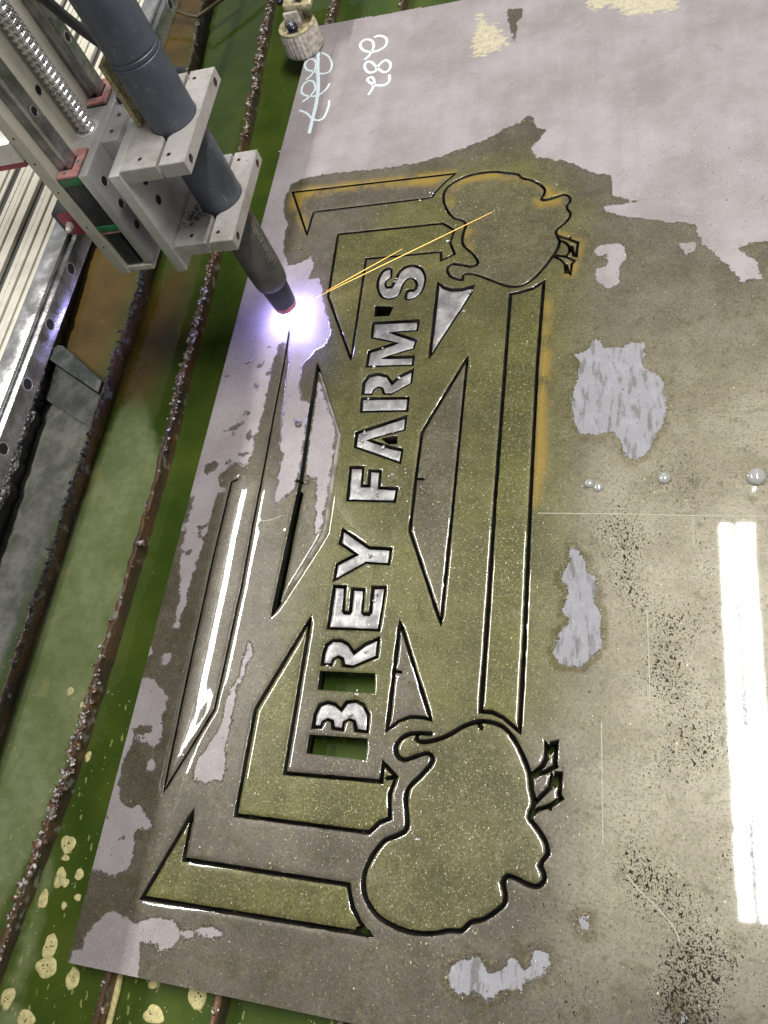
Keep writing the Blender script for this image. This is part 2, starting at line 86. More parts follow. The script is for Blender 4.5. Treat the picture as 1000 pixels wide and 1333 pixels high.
def prism(name, outline, z0, z1, mat, parent=None, bev=.0005, axis='z'):
    bm = bmesh.new(); vs = [bm.verts.new((x, y, z1)) for x, y in outline]; f = bm.faces.new(vs)
    r = bmesh.ops.extrude_face_region(bm, geom=[f])
    for v in r['geom']:
        if isinstance(v, bmesh.types.BMVert): v.co.z = z0
    if bev:
        es = [e for e in bm.edges if abs(e.verts[0].co.z-e.verts[1].co.z) < 1e-7]
        bmesh.ops.bevel(bm, geom=es, offset=bev, segments=2, affect='EDGES')
    return bm_obj(name, bm, mat, parent, autosmooth=35)
def lathe(name, prof, mat, parent=None, n=48, loc=(0, 0, 0), axis='z', smooth=40, ripple=None):
    vs = []; fs = []
    for (r, z) in prof:
        for k in range(n):
            a = 2*math.pi*k/n; rr = r if ripple is None else r*(1+ripple(a, z))
            p = (rr*math.cos(a), rr*math.sin(a), z)
            if axis == 'x': p = (p[2], p[0], p[1])
            if axis == 'y': p = (p[1], p[2], p[0])
            vs.append(p)
    m = len(prof)
    for i in range(m-1):
        for k in range(n): fs.append((i*n+k, i*n+(k+1) % n, (i+1)*n+(k+1) % n, (i+1)*n+k))
    fs.append(tuple(range(n))[::-1]); fs.append(tuple((m-1)*n+k for k in range(n)))
    me = bpy.data.meshes.new(name); me.from_pydata(vs, [], fs)
    bm = bmesh.new(); bm.from_mesh(me); bpy.data.meshes.remove(me)
    return bm_obj(name, bm, mat, parent, loc=loc, autosmooth=smooth)
def tube_path(name, pts, rad, mat, parent=None, n=10, caps=True):
    vs = []; fs = []; pts = [Vector(p) for p in pts]
    rads = rad if isinstance(rad, (list, tuple)) else [rad]*len(pts)
    up = Vector((0, 0, 1))
    for i, p in enumerate(pts):
        t = (pts[min(i+1, len(pts)-1)]-pts[max(i-1, 0)]).normalized()
        a = t.cross(up); a = a.normalized() if a.length > 1e-4 else Vector((1, 0, 0)); b = a.cross(t)
        for k in range(n):
            q = 2*math.pi*k/n; vs.append(p+(a*math.cos(q)+b*math.sin(q))*rads[i])
    for i in range(len(pts)-1):
        for k in range(n): fs.append((i*n+k, i*n+(k+1) % n, (i+1)*n+(k+1) % n, (i+1)*n+k))
    fs.append(tuple(range(n))[::-1]); fs.append(tuple((len(pts)-1)*n+k for k in range(n)))
    return mesh_obj(name, vs, fs, mat, parent, True)
def catmull(pts, closed, step):
    P = [np.array(p, float) for p in pts]; n = len(P); out = []
    rng = range(n) if closed else range(n-1)
    for i in rng:
        if closed: p0, p1, p2, p3 = P[i-1], P[i], P[(i+1) % n], P[(i+2) % n]
        else: p0, p1, p2, p3 = P[max(i-1, 0)], P[i], P[i+1], P[min(i+2, n-1)]
        m = max(1, int(np.linalg.norm(p2-p1)/step))
        for k in range(m):
            t = k/m; out.append(.5*((2*p1)+(-p0+p2)*t+(2*p0-5*p1+4*p2-p3)*t*t+(-p0+3*p1-3*p2+p3)*t**3))
    if not closed: out.append(P[-1])
    return out
def straight(pts, closed, step):
    P = [np.array(p, float) for p in pts]; n = len(P); out = []
    for i in (range(n) if closed else range(n-1)):
        a, b = P[i], P[(i+1) % n]; m = max(1, int(np.linalg.norm(b-a)/step))
        for k in range(m): out.append(a+(b-a)*k/m)
    if not closed: out.append(P[-1])
    return out
def seg_dist(Q, poly, closed=True):
    """distance of points Q (n,2) to a polyline, and inside flag"""
    P = np.array(poly, float); A = P; B = np.roll(P, -1, 0)
    if not closed: A = P[:-1]; B = P[1:]
    d = np.full(len(Q), 1e9); ins = np.zeros(len(Q), bool)
    for a, b in zip(A, B):
        ab = b-a; t = np.clip(((Q-a)@ab)/max(ab@ab, 1e-9), 0, 1); c = Q-a-t[:, None]*ab
        d = np.minimum(d, np.hypot(c[:, 0], c[:, 1]))
        if closed:
            cr = ((a[1] > Q[:, 1]) != (b[1] > Q[:, 1]))
            with np.errstate(divide='ignore', invalid='ignore'):
                xi = (b[0]-a[0])*(Q[:, 1]-a[1])/(b[1]-a[1]+1e-12)+a[0]
            ins ^= cr & (Q[:, 0] < xi)
    return d, ins
def signed(Q, poly):
    d, i = seg_dist(Q, poly); return np.where(i, d, -d)
def set_attr(me, name, vals):
    a = me.attributes.new(name, 'FLOAT', 'POINT'); a.data.foreach_set('value', np.asarray(vals, np.float32))

# ------------------------------------------------------------------ materials
class NT:
    def __init__(s, name):
        s.m = bpy.data.materials.new(name); s.m.use_nodes = True; s.t = s.m.node_tree; s.b = s.t.nodes['Principled BSDF']; s.out = s.t.nodes['Material Output']
        s.g = s.t.nodes.new('ShaderNodeNewGeometry')
    def n(s, kind, **kw):
        x = s.t.nodes.new(kind)
        for k, v in kw.items(): setattr(x, k, v)
        return x
    def link(s, a, b): s.t.links.new(a, b)
    def put(s, sock, v):
        if isinstance(v, bpy.types.NodeSocket): s.link(v, sock)
        elif isinstance(v, (tuple, list)): sock.default_value = tuple(v)+((1,) if len(v) == 3 and sock.type == 'RGBA' else ())
        else: sock.default_value = v
    def pos(s, scale=(1, 1, 1), rz=0):
        mp = s.n('ShaderNodeMapping'); s.link(s.g.outputs['Position'], mp.inputs[0]); mp.inputs['Scale'].default_value = scale; mp.inputs['Rotation'].default_value = (0, 0, rz); return mp.outputs[0]
    def noise(s, scale, detail=3, rough=.55, vec=None, out='Fac', dist=0):
        x = s.n('ShaderNodeTexNoise'); s.link(vec or s.g.outputs['Position'], x.inputs['Vector']); x.inputs['Scale'].default_value = scale; x.inputs['Detail'].default_value = detail; x.inputs['Roughness'].default_value = rough; x.inputs['Distortion'].default_value = dist; return x.outputs[out]
    def vor(s, scale, vec=None, rnd=1):
        x = s.n('ShaderNodeTexVoronoi'); s.link(vec or s.g.outputs['Position'], x.inputs['Vector']); x.inputs['Scale'].default_value = scale; x.inputs['Randomness'].default_value = rnd; return x
    def math(s, op, a, b=None, c=None, clamp=False):
        x = s.n('ShaderNodeMath', operation=op, use_clamp=clamp); s.put(x.inputs[0], a)
        if b is not None: s.put(x.inputs[1], b)
        if c is not None: s.put(x.inputs[2], c)
        return x.outputs[0]
    def ramp(s, v, lo, hi, a=0., b=1., smooth=True):
        x = s.n('ShaderNodeMapRange', interpolation_type='SMOOTHSTEP' if smooth else 'LINEAR'); s.put(x.inputs[0], v)
        for i, q in enumerate((lo, hi, a, b)): s.put(x.inputs[i+1], q)
        return x.outputs[0]
    def mix(s, f, a, b, blend='MIX'):
        x = s.n('ShaderNodeMix', data_type='RGBA', blend_type=blend); s.put(x.inputs[0], f); s.put(x.inputs[6], a); s.put(x.inputs[7], b); return x.outputs[2]
    def attr(s, name):
        x = s.n('ShaderNodeAttribute', attribute_name=name); return x.outputs['Fac']
    def bump(s, h, strength=1., dist=.001, normal=None):
        x = s.n('ShaderNodeBump'); s.put(x.inputs['Height'], h); x.inputs['Strength'].default_value = strength; x.inputs['Distance'].default_value = dist
        if normal: s.link(normal, x.inputs['Normal'])
        return x.outputs[0]
    def set(s, **kw):
        for k, v in kw.items(): s.put(s.b.inputs[k.replace('_', ' ')], v)
        return s

def specks(t, scale, size, prob, seedshift, stretch=(1, 1, 1), rz=0):
    """thin scattered grains: one per cell, kept with chance prob"""
    mp = t.n('ShaderNodeMapping'); t.link(t.g.outputs['Position'], mp.inputs[0]); mp.inputs['Location'].default_value = (seedshift, seedshift*.7, 0); mp.inputs['Scale'].default_value = stretch; mp.inputs['Rotation'].default_value = (0, 0, rz)
    wob = t.n('ShaderNodeVectorMath', operation='MULTIPLY_ADD'); t.link(t.noise(scale*.9, 2, .5, out='Color'), wob.inputs[0]); wob.inputs[1].default_value = (.8/scale,)*3; t.link(mp.outputs[0], wob.inputs[2])
    v = t.vor(scale, wob.outputs[0]); sep = t.n('ShaderNodeSeparateColor'); t.link(v.outputs['Color'], sep.inputs[0])
    keep = t.math('LESS_THAN', sep.outputs[0], prob); sz = t.math('MULTIPLY_ADD', sep.outputs[1], size*.8, size*.4)
    dot = t.math('LESS_THAN', v.outputs['Distance'], sz)
    return t.math('MULTIPLY', keep, dot)

def plate_material():
    t = NT('wet_mill_scale'); P = t.g.outputs['Position']
    wd, oc, gr, sp, br, rs, silt_haze, skin = [t.attr(n) for n in ('wet_depth', 'ochre', 'olive', 'dark_grain', 'light_grain', 'residue', 'silt_haze', 'skin')]
    edge = t.math('ADD', t.math('MULTIPLY_ADD', t.noise(90, 6, .72), 15.0, -7.5), t.math('MULTIPLY_ADD', t.noise(600, 3, .7), 2.6, -1.3))
    w = t.math('ADD', wd, edge)
    wet = t.ramp(w, -.25, .35)
    film = t.ramp(w, -.2, 2.0)
    # dry scale: lavender grey with faint rolling streaks
    streak = t.noise(60, 4, .6, t.pos((1, .06, 1))); cloud = t.noise(9, 6, .65); mott = t.noise(55, 5, .7)
    dry = t.mix(t.ramp(cloud, .3, .72), (.255, .220, .216), (.380, .343, .350))
    dry = t.mix(t.ramp(streak, .4, .8, 0, .28), dry, (.215, .186, .178))
    dry = t.mix(t.ramp(mott, .5, .75, 0, .4), dry, (.37, .34, .345))
    dry = t.mix(t.ramp(t.noise(420, 3), .45, .75, 0, .3), dry, (.42, .385, .385))
    dry = t.mix(t.ramp(t.noise(26, 4, .7), .62, .74, 0, .45), dry, (.17, .14, .13))
    rag = t.noise(170, 3, .6, t.pos((1, .25, 1), .45))
    skinc = t.mix(t.ramp(rag, .50, .64), (.285, .28, .295), (.175, .168, .165)); skinc = t.mix(t.ramp(mott, .45, .7, 0, .55), skinc, (.36, .36, .39))
    dry = t.mix(skin, dry, skinc)
    # wet film: brown to olive murk, paler sand tone for sediment and painted-in lamp haze
    c2 = t.noise(13, 6, .66); c3 = t.noise(70, 5, .68); fine = t.noise(420, 4, .75)
    olive = t.mix(t.ramp(c2, .32, .68), (.058, .058, .005), (.125, .115, .020))
    brown = t.mix(t.ramp(c2, .32, .68), (.070, .057, .043), (.128, .108, .084))
    wetc = t.mix(t.math('ADD', gr, t.math('MULTIPLY_ADD', c3, .9, -.45), clamp=True), brown, olive)
    wetc = t.mix(t.math('MULTIPLY', silt_haze, t.ramp(c3, .3, .62, .55, 1)), wetc, t.mix(t.ramp(c2, .35, .65), (.20, .17, .105), (.29, .258, .18)))
    wetc = t.mix(t.ramp(c3, .50, .70, 0, .65), wetc, (.050, .045, .016)); wetc = t.mix(t.ramp(t.noise(33, 5, .7), .55, .72, 0, .5), wetc, (.17, .155, .085))
    wetc = t.mix(t.ramp(t.noise(160, 5, .75), .52, .72, 0, .42), wetc, (.25, .235, .13))
    wetc = t.mix(t.ramp(fine, .48, .68, 0, .72), wetc, (.040, .035, .014))
    wetc = t.mix(t.ramp(t.noise(520, 3, .75), .53, .68, 0, t.math('MULTIPLY_ADD', gr, .34, .22)), wetc, (.32, .30, .18))
    och = t.math('MULTIPLY', oc, t.ramp(t.noise(40, 4), .25, .6)); wetc = t.mix(och, wetc, (.27, .18, .03))
    col = t.mix(wet, dry, wetc)
    # pale brushed-on residue
    rn = t.noise(150, 5, .75); rr = t.ramp(t.math('ADD', rs, t.math('MULTIPLY_ADD', t.noise(80, 6, .75, t.pos((1, 2.2, 1), .7)), 60, -36)), -.5, 2.5); col = t.mix(t.math('MULTIPLY', rr, t.ramp(rn, .3, .6, .35, 1)), col, t.mix(rn, (.40, .34, .20), (.66, .61, .44)))
    # grains
    thr = t.math('MULTIPLY_ADD', sp, -.27, .80)
    dk = t.math('GREATER_THAN', t.math('MAXIMUM', t.noise(430, 2, .55, t.pos((1, .62, 1), .6)), t.math('MULTIPLY', t.noise(800, 1, .5), .99)), thr)
    col = t.mix(dk, col, (.024, .018, .012))
    lt = t.math('MAXIMUM', specks(t, 420, .20, t.math('MULTIPLY_ADD', br, .22, .02), 2.9, (1, .7, 1), .8), specks(t, 800, .25, t.math('MULTIPLY_ADD', br, .24, .035), 4.1))
    col = t.mix(t.math('MULTIPLY', lt, .8), col, (.62, .57, .36))
    micro = t.math('MULTIPLY', t.noise(900, 2), t.math('SUBTRACT', 1, wet))
    h = t.math('ADD', t.math('MULTIPLY', film, .55), t.math('MULTIPLY', micro, .12))
    nrm = t.bump(t.math('ADD', h, t.math('MULTIPLY', fine, .10)), 1, .001)
    pond = t.bump(t.math('ADD', t.math('MULTIPLY', film, .55), t.math('ADD', t.math('MULTIPLY', t.noise(35, 2), .03), t.math('MULTIPLY', lt, .05))), 1, .001)
    t.set(Base_Color=col, Roughness=t.mix(t.math('MAXIMUM', dk, skin), t.mix(wet, (.5,)*3, (.40,)*3), (.75,)*3), Metallic=0.12, Coat_Weight=wet, Coat_Roughness=.03, Coat_IOR=1.45, Normal=nrm, Coat_Normal=pond)
    t.put(t.b.inputs['Specular IOR Level'], t.math('MULTIPLY_ADD', t.math('MAXIMUM', dk, skin), -.3, .34))
    return t.m
def bare_steel(name='bare_steel', tint=(.44, .43, .42)):
    t = NT(name); a = t.noise(45, 5, .65); b = t.noise(220, 4, .7)
    col = t.mix(t.ramp(a, .36, .66), tuple(c*.45 for c in tint), tint); col = t.mix(t.ramp(b, .55, .8, 0, .7), col, (.10, .09, .08))
    col = t.mix(specks(t, 420, .26, .10, .7), col, (.85, .83, .78))
    t.set(Base_Color=col, Metallic=.35, Roughness=t.ramp(b, .3, .7, .28, .5), Coat_Weight=.5, Coat_Roughness=.12, Normal=t.bump(t.math('ADD', b, a), .5, .0012)); return t.m
def aluminium(name, col=(.60, .585, .57), dirt=.5, rough=.42, metal=.45):
    t = NT(name); a = t.noise(38, 5, .65); b = t.noise(300, 3, .6); s = t.noise(90, 3, .6, t.pos((1, 1, .05)))
    c = t.mix(t.ramp(a, .4, .75, 0, dirt), col, (.34, .31, .27)); c = t.mix(t.ramp(s, .45, .8, 0, .3), c, tuple(min(1, v*1.25) for v in col))
    c = t.mix(t.ramp(b, .62, .75, 0, .5*dirt), c, (.20, .17, .13)); c = t.mix(specks(t, 260, .2, .05*dirt, .3), c, (.07, .055, .04))
    t.set(Base_Color=c, Metallic=metal, Roughness=t.ramp(b, .3, .7, rough-.08, rough+.1), Normal=t.bump(b, .25, .0004)); return t.m
def plain(name, col, rough=.5, metal=0., var=.35, scale=120, coat=0, bumpd=.0003, spec=.5):
    t = NT(name); a = t.noise(scale, 4, .6); b = t.noise(scale*7, 2)
    c = t.mix(t.ramp(a, .3, .72), tuple(v*(1-var) for v in col), tuple(min(1, v*(1+var*.5)) for v in col))
    t.set(Base_Color=c, Metallic=metal, Roughness=t.ramp(a, .3, .7, max(.02, rough-.08), rough+.08), Coat_Weight=coat, Coat_Roughness=.08, Normal=t.bump(t.math('ADD', a, b), .35, bumpd)); t.b.inputs['Specular IOR Level'].default_value = spec
    return t.m
def torch_plastic():
    t = NT('torch_blue_grey_sleeve'); a = t.noise(30, 4); b = t.noise(140, 4, .7); s = t.noise(260, 2, .5, t.pos((1, 1, .12)))
    c = t.mix(t.ramp(a, .3, .7), (.052, .063, .085), (.088, .101, .128)); c = t.mix(t.ramp(b, .6, .72, 0, .5), c, (.23, .24, .26)); c = t.mix(t.ramp(s, .68, .76, 0, .5), c, (.30, .31, .32))
    c = t.mix(specks(t, 240, .16, .05, .9), c, (.42, .42, .42))
    t.set(Base_Color=c, Roughness=t.ramp(b, .3, .7, .36, .55), Normal=t.bump(b, .3, .0004)); return t.m
def slag_material(name, rust):
    t = NT(name); a = t.noise(95, 5, .7); b = t.noise(330, 3, .7)
    c = t.mix(t.ramp(a, .35, .62), (.03, .022, .018), (.17, .065, .025) if rust else (.045, .04, .036)); c = t.mix(t.ramp(b, .55, .7, 0, .8), c, (.34, .19, .08) if rust else (.10, .09, .08))
    shine = t.ramp(t.noise(150, 3), .46, .54); c = t.mix(t.math('MULTIPLY', shine, .75), c, (.66, .63, .58) if rust else (.42, .42, .42))
    t.set(Base_Color=c, Metallic=t.math('MULTIPLY', shine, .6), Roughness=t.ramp(b, .3, .7, .16 if not rust else .25, .5), Coat_Weight=.5, Coat_Roughness=.1, Normal=t.bump(t.math('ADD', a, b), .7, .002)); return t.m
def slat_side_material():
    t = NT('rusty_slat'); a = t.noise(26, 5, .7, t.pos((1, .5, 1))); b = t.noise(200, 4, .7)
    c = t.mix(t.ramp(a, .35, .65), (.06, .045, .036), (.17, .085, .035)); c = t.mix(t.ramp(b, .5, .72, 0, .7), c, (.06, .045, .035)); c = t.mix(t.ramp(t.noise(60, 3), .58, .68, 0, .7), c, (.34, .32, .29))
    t.set(Base_Color=c, Metallic=.25, Roughness=.42, Coat_Weight=.35, Coat_Roughness=.15, Normal=t.bump(t.math('ADD', a, b), .5, .001)); return t.m
def water_material():
    t = NT('murky_green_water'); pale, brown, grey = t.attr('pale'), t.attr('brown'), t.attr('grey')
    n1 = t.math('MULTIPLY_ADD', t.noise(42, 6, .65), 26, -13); n2 = t.noise(14, 5, .6); n3 = t.noise(90, 4, .6)
    deep = t.mix(t.ramp(n2, .3, .7), (.030, .058, .006), (.062, .088, .012))
    palec = t.mix(t.ramp(n3, .3, .7), (.15, .185, .075), (.21, .235, .115)); palec = t.mix(t.ramp(n2, .35, .7, 0, .8), palec, (.105, .145, .045))
    palec = t.mix(t.ramp(t.noise(24, 4), .58, .75, 0, .5), palec, (.30, .27, .12))
    c = t.mix(t.ramp(t.math('ADD', pale, n1), -6, 10), deep, palec)  # pale film and lit bottom; deep green also paints in submerged shadows
    c = t.mix(t.ramp(t.math('MULTIPLY_ADD', n1, .35, brown), -26, 26), c, t.mix(t.ramp(n2, .3, .7), (.075, .042, .006), (.125, .078, .014)))  # brown zones paint reflections into the water's colour
    c = t.mix(t.ramp(t.math('ADD', grey, n1), -8, 12), c, t.mix(t.ramp(t.noise(30, 6, .7), .35, .65), (.075, .078, .062), (.18, .18, .15)))  # grey zone paints the gantry's reflection into the water's colour
    sx = t.n('ShaderNodeSeparateXYZ'); t.link(t.g.outputs['Position'], sx.inputs[0]); near = t.ramp(sx.outputs[1], .30, .05)
    fl = specks(t, 190, .22, t.math('MULTIPLY', near, .6), .6, (1, .4, 1), -.35); c = t.mix(t.math('MULTIPLY', fl, .6), c, (.34, .34, .13))
    c = t.mix(specks(t, 420, .2, t.math('MULTIPLY_ADD', near, .06, .012), 3.3), c, (.5, .46, .28))
    t.set(Base_Color=c, Roughness=.55, Coat_Weight=1, Coat_Roughness=.02, Coat_IOR=1.33, Coat_Normal=t.bump(t.noise(22, 2), .12, .002)); t.b.inputs['Specular IOR Level'].default_value = .1
    return t.m
def emit(name, col, strength):
    m = bpy.data.materials.new(name); m.use_nodes = True; nt = m.node_tree; nt.nodes.remove(nt.nodes['Principled BSDF']); e = nt.nodes.new('ShaderNodeEmission'); e.inputs[0].default_value = (*col, 1); e.inputs[1].default_value = strength
    nt.links.new(e.outputs[0], nt.nodes['Material Output'].inputs[0]); return m
M = dict(plate=plate_material(), bare=bare_steel(), alu=aluminium('milled_aluminium'), alu_cream=aluminium('aged_extrusion', (.50, .47, .385), .6, .55, 0.),
    alu_grey=aluminium('grey_machined_face', (.44, .43, .42), .25, .38, .5), alu_dirty=aluminium('stained_aluminium', (.56, .53, .46), 1.0, .5, .3),
    slot_dark=plain('dark_slot', (.03, .028, .025), .6), alu_jaw=aluminium('stained_milled_jaw', (.53, .50, .475), .95, .4, .4), steel_rail=plain('ground_steel_rail', (.33, .33, .335), .24, .85, .4, 60), chrome=plain('bright_steel', (.72, .71, .70), .2, .9, .25, 50), dark_block=plain('black_base_and_channel_shade', (.022, .024, .028), .42, .2),
    green=plain('green_plastic', (.015, .15, .055), .4), red=plain('faded_red_seal', (.43, .20, .185), .55), pink=plain('deep_red_seal', (.33, .03, .06), .45), hole=plain('hole_shade', (.008, .007, .007), .6),
    rusthole=plain('rusty_hole_shade', (.045, .022, .014), .7), torch=torch_plastic(), barrel=plain('sooty_grey_barrel', (.125, .118, .108), .45, .1, .4, 40), nozzle=plain('black_nozzle_shell', (.035, .04, .05), .4), cable=plain('black_rubber_cable', (.045, .047, .05), .5),
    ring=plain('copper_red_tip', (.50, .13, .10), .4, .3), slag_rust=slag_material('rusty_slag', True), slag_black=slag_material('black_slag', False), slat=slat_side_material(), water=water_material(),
    foam=plain('yellow_foam', (.60, .53, .24), .6, 0, .3, 300, 0, .002), chalk=plain('white_chalk', (.70, .80, .84), .8, 0, .2, 900), scratch=plain('pale_scratch', (.42, .39, .30), .6, 0, .3, 400),
    cap=plain('off_white_corroded_cast', (.62, .55, .45), .6, 0, .45, 160, 0, .001), crust=plain('yellowed_crust', (.55, .48, .28), .6, 0, .5, 180, .2, .002), bolt=plain('blued_bolt', (.045, .05, .085), .3, .6), zinc=plain('corroded_zinc_strip', (.50, .42, .22), .6, .2, .7, 500, 0, .002), bead=plain('silvery_spatter', (.62, .60, .56), .3, .5, .5, 400, .3, .001), kerf_wall=plain('cut_wall_shade', (.014, .012, .010), .5, .2), black_slat=plain('black_wet_slat', (.018, .016, .014), .25, .2, .5, 90, .6, .002), spark=emit('glowing_spark', (1, .55, .14), 4.0))

# ------------------------------------------------------------------ the water bath
G = Vector((.0757, .6522, 0))                      # foot of the torch axis on the plate
WZ = -.026
xs = np.unique(np.concatenate([np.linspace(-1.2, -.4, 12), np.arange(-.4, .32, .006), np.linspace(.32, 1.7, 20)])); ys = np.unique(np.concatenate([np.linspace(-.8, -.1, 12), np.arange(-.1, 1.45, .006), np.linspace(1.45, 2.4, 14)]))
gx, gy = np.meshgrid(xs, ys, indexing='ij'); ny = len(ys)
wv = np.stack([gx.ravel(), gy.ravel(), np.full(gx.size, WZ)], 1)
idx = np.arange(gx.size).reshape(gx.shape)
wf = np.stack([idx[:-1, :-1].ravel(), idx[1:, :-1].ravel(), idx[1:, 1:].ravel(), idx[:-1, 1:].ravel()], 1)
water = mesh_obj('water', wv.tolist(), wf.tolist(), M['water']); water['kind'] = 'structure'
Q = wv[:, :2]*1000
for nm, polys in (('pale', WATER_PALE), ('brown', WATER_BROWN_REFLECTION), ('grey', WATER_GREY_REFLECTION)):
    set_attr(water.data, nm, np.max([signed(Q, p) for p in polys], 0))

# ------------------------------------------------------------------ slats that carry the plate
def slat(label, pts, mat, seed, lo=-.35, hi=1.6, crusty=1.0, th=.0022, silver=False):
    rng = random.Random(seed); pts = sorted(pts); YY = [p[0] for p in pts]; XX = [p[1] for p in pts]
    root = empty('support_slat', (0, 0, 0), label, 'slat', 'slats across the water bath')
    n = int((hi-lo)/.004); vs = []; fs = []; tops = []
    for i in range(n+1):
        y = lo+(hi-lo)*i/n; x = float(np.interp(y, YY, XX))+.0022*noise.noise((y*9, seed, 0))
        under = x > -.012 and -.006 < y < 1.19
        z = -.0076 if under else -.0072+crusty*(.0035*noise.noise((y*22, seed+3.3, 0))+.0028*noise.noise((y*95, seed+7.7, 0)))
        if not under: z = min(z, -.0012)
        t = th*(1+.5*noise.noise((y*60, seed, 5)))
        vs += [(x-t, y, -.1), (x-t*1.1, y, z-.0015), (x-t*.5, y, z), (x+t*.5, y, z), (x+t*1.1, y, z-.0015), (x+t, y, -.1)]; tops.append((x, y, z, under))
    for i in range(n):
        for k in range(5): fs.append((i*6+k, i*6+k+1, (i+1)*6+k+1, (i+1)*6+k))
    mesh_obj('blade', vs, fs, M['black_slat'] if th > .004 else M['slat'], root, False)
    bm = bmesh.new()                                   # beads of slag along the burnt edge
    for (x, y, z, under) in tops:
        if under or not (-.08 < y < 1.45): continue
        dens = .55+.9*noise.noise((y*7, seed+1.5, 2))
        for _ in range(5):
            if rng.random() < dens*crusty:
                r = rng.uniform(.0009, .0026)*(1.5 if rng.random() < .08 else 1); c = Vector((x+rng.gauss(0, .0021), y+rng.uniform(-.003, .003), z+rng.uniform(-.004, .0008)))
                m = Matrix.Translation(c) @ Matrix.Rotation(rng.uniform(0, 6), 4, 'Z') @ Matrix.Diagonal((r*rng.uniform(.7, 1.2), r*rng.uniform(.8, 2.2), r*rng.uniform(.6, 1.1), 1))
                g = bmesh.ops.create_icosphere(bm, subdivisions=1, radius=1, matrix=m)
                for v in g['verts']: v.co += Vector((rng.gauss(0, 1), rng.gauss(0, 1), rng.gauss(0, 1)))*r*.14
    o = bm_obj('slag_crust', bm, mat, root, True); o['kind'] = 'stuff'
    return root
slat('black slag-coated slat under the gantry rail', [(-.35, -.25), (.437, -.254), (.585, -.262), (.797, -.279), (1.6, -.31)], M['slag_black'], 1, crusty=1.5, th=.0055)
slat('dark slat with a bright wet edge between the black slat and the rusty slat', [(-.35, -.166), (.212, -.161), (.344, -.159), (.536, -.160), (.729, -.156), (1.16, -.1975), (1.31, -.2136), (1.6, -.24)], M['slag_black'], 2, crusty=.55)
slat('slat thick with rusty slag beads running along the free plate edge', [(-.35, -.11), (.01, -.0773), (.14, -.0605), (.28, -.0554), (.47, -.0527), (1.0, -.0662), (1.234, -.0844), (1.6, -.112)], M['slag_rust'], 3, crusty=1.25)
slat('slat with a yellow scum-lined side emerging under the plate corner', [(-.35, .031), (-.0379, .0326), (0, .0348), (1.235, .0235), (1.6, .02)], M['slag_rust'], 4, crusty=.6)
slat('thin rusty slat one bay in from the yellow-lined slat', [(-.35, .137), (1.2, .1334), (1.6, .132)], M['slag_rust'], 5, crusty=.5)
slat('thin slat two bays in from the yellow-lined slat', [(-.35, .237), (1.6, .235)], M['slag_rust'], 6, crusty=.5)

# submerged steel offcut between the two dark slats
off = empty('steel_offcut', (0, 0, 0), 'grey steel offcut with a rounded corner propped between the two dark slats', 'offcut')
bm = bmesh.new(); oc_pts = [(-.262, .640), (-.255, .648), (-.246, .646), (-.168, .588), (-.168, .572), (-.262, .628)]
top = [bm.verts.new((x, y, -.010)) for x, y in oc_pts]; bm.faces.new(top)
r_ = bmesh.ops.extrude_face_region(bm, geom=bm.faces[:])
for v in r_['geom']:
    if isinstance(v, bmesh.types.BMVert): v.co.z = -.030
bm_obj('edge_strip', bm, plain('wet_dark_steel', (.085, .092, .085), .25, .3, .4, 60, .6), off, autosmooth=30)
prism('face', [(-.256, .624), (-.168, .570), (-.168, .527), (-.256, .574)], -.030, -.0185, plain('wet_grey_sheet', (.052, .054, .048), .3, .2, .35, 40, .8), off)

# foam floating on the water
for (fx, fy, fr) in FOAM:
    s = random.Random(int(fx*7+fy)); n = 22; vs = []; fs = []; r0 = fr*.00098; el = s.uniform(.8, 1.25); ph = s.uniform(0, 6)
    prof = [(1, 0), (.96, .22), (.82, .36), (.55, .44), (.25, .40)]
    for (q, hh) in prof:
        for k in range(n):
            a = 2*math.pi*k/n; w = 1+.22*noise.noise((math.cos(a)*1.3+fx, math.sin(a)*1.3+fy, 0))+.08*math.sin(3*a+ph)
            vs.append((r0*q*w*math.cos(a)*el, r0*q*w*math.sin(a)/el, r0*.28*hh*(1+.5*noise.noise((math.cos(a)*3*q+fy, math.sin(a)*3*q, fx)))))
    vs.append((0, 0, r0*.1))
    for i in range(len(prof)-1):
        for k in range(n): fs.append((i*n+k, i*n+(k+1) % n, (i+1)*n+(k+1) % n, (i+1)*n+k))
    L4 = (len(prof)-1)*n
    for k in range(n): fs.append((L4+k, L4+(k+1) % n, len(vs)-1))
    big = fr > 6.5
    root = mesh_obj('foam_blob', vs, fs, M['foam'], None, True, (fx/1000, fy/1000, WZ+.0002))
    tag(root, 'round yellow blob of foam pitted with bubbles floating on green water' if big else 'small scrap of yellow scum floating on green water', 'foam', 'large foam blobs' if big else 'small scum scraps')
    if big:
        for k in range(5):
            a = s.uniform(0, 6.28); q = s.uniform(.1, .55)*r0; bb = r0*s.uniform(.06, .11)
            lathe('bubble', [(bb, 0), (bb*.7, bb*.4), (bb*.2, bb*.55)], M['rusthole'], root, 10, (q*math.cos(a), q*math.sin(a), r0*.105))

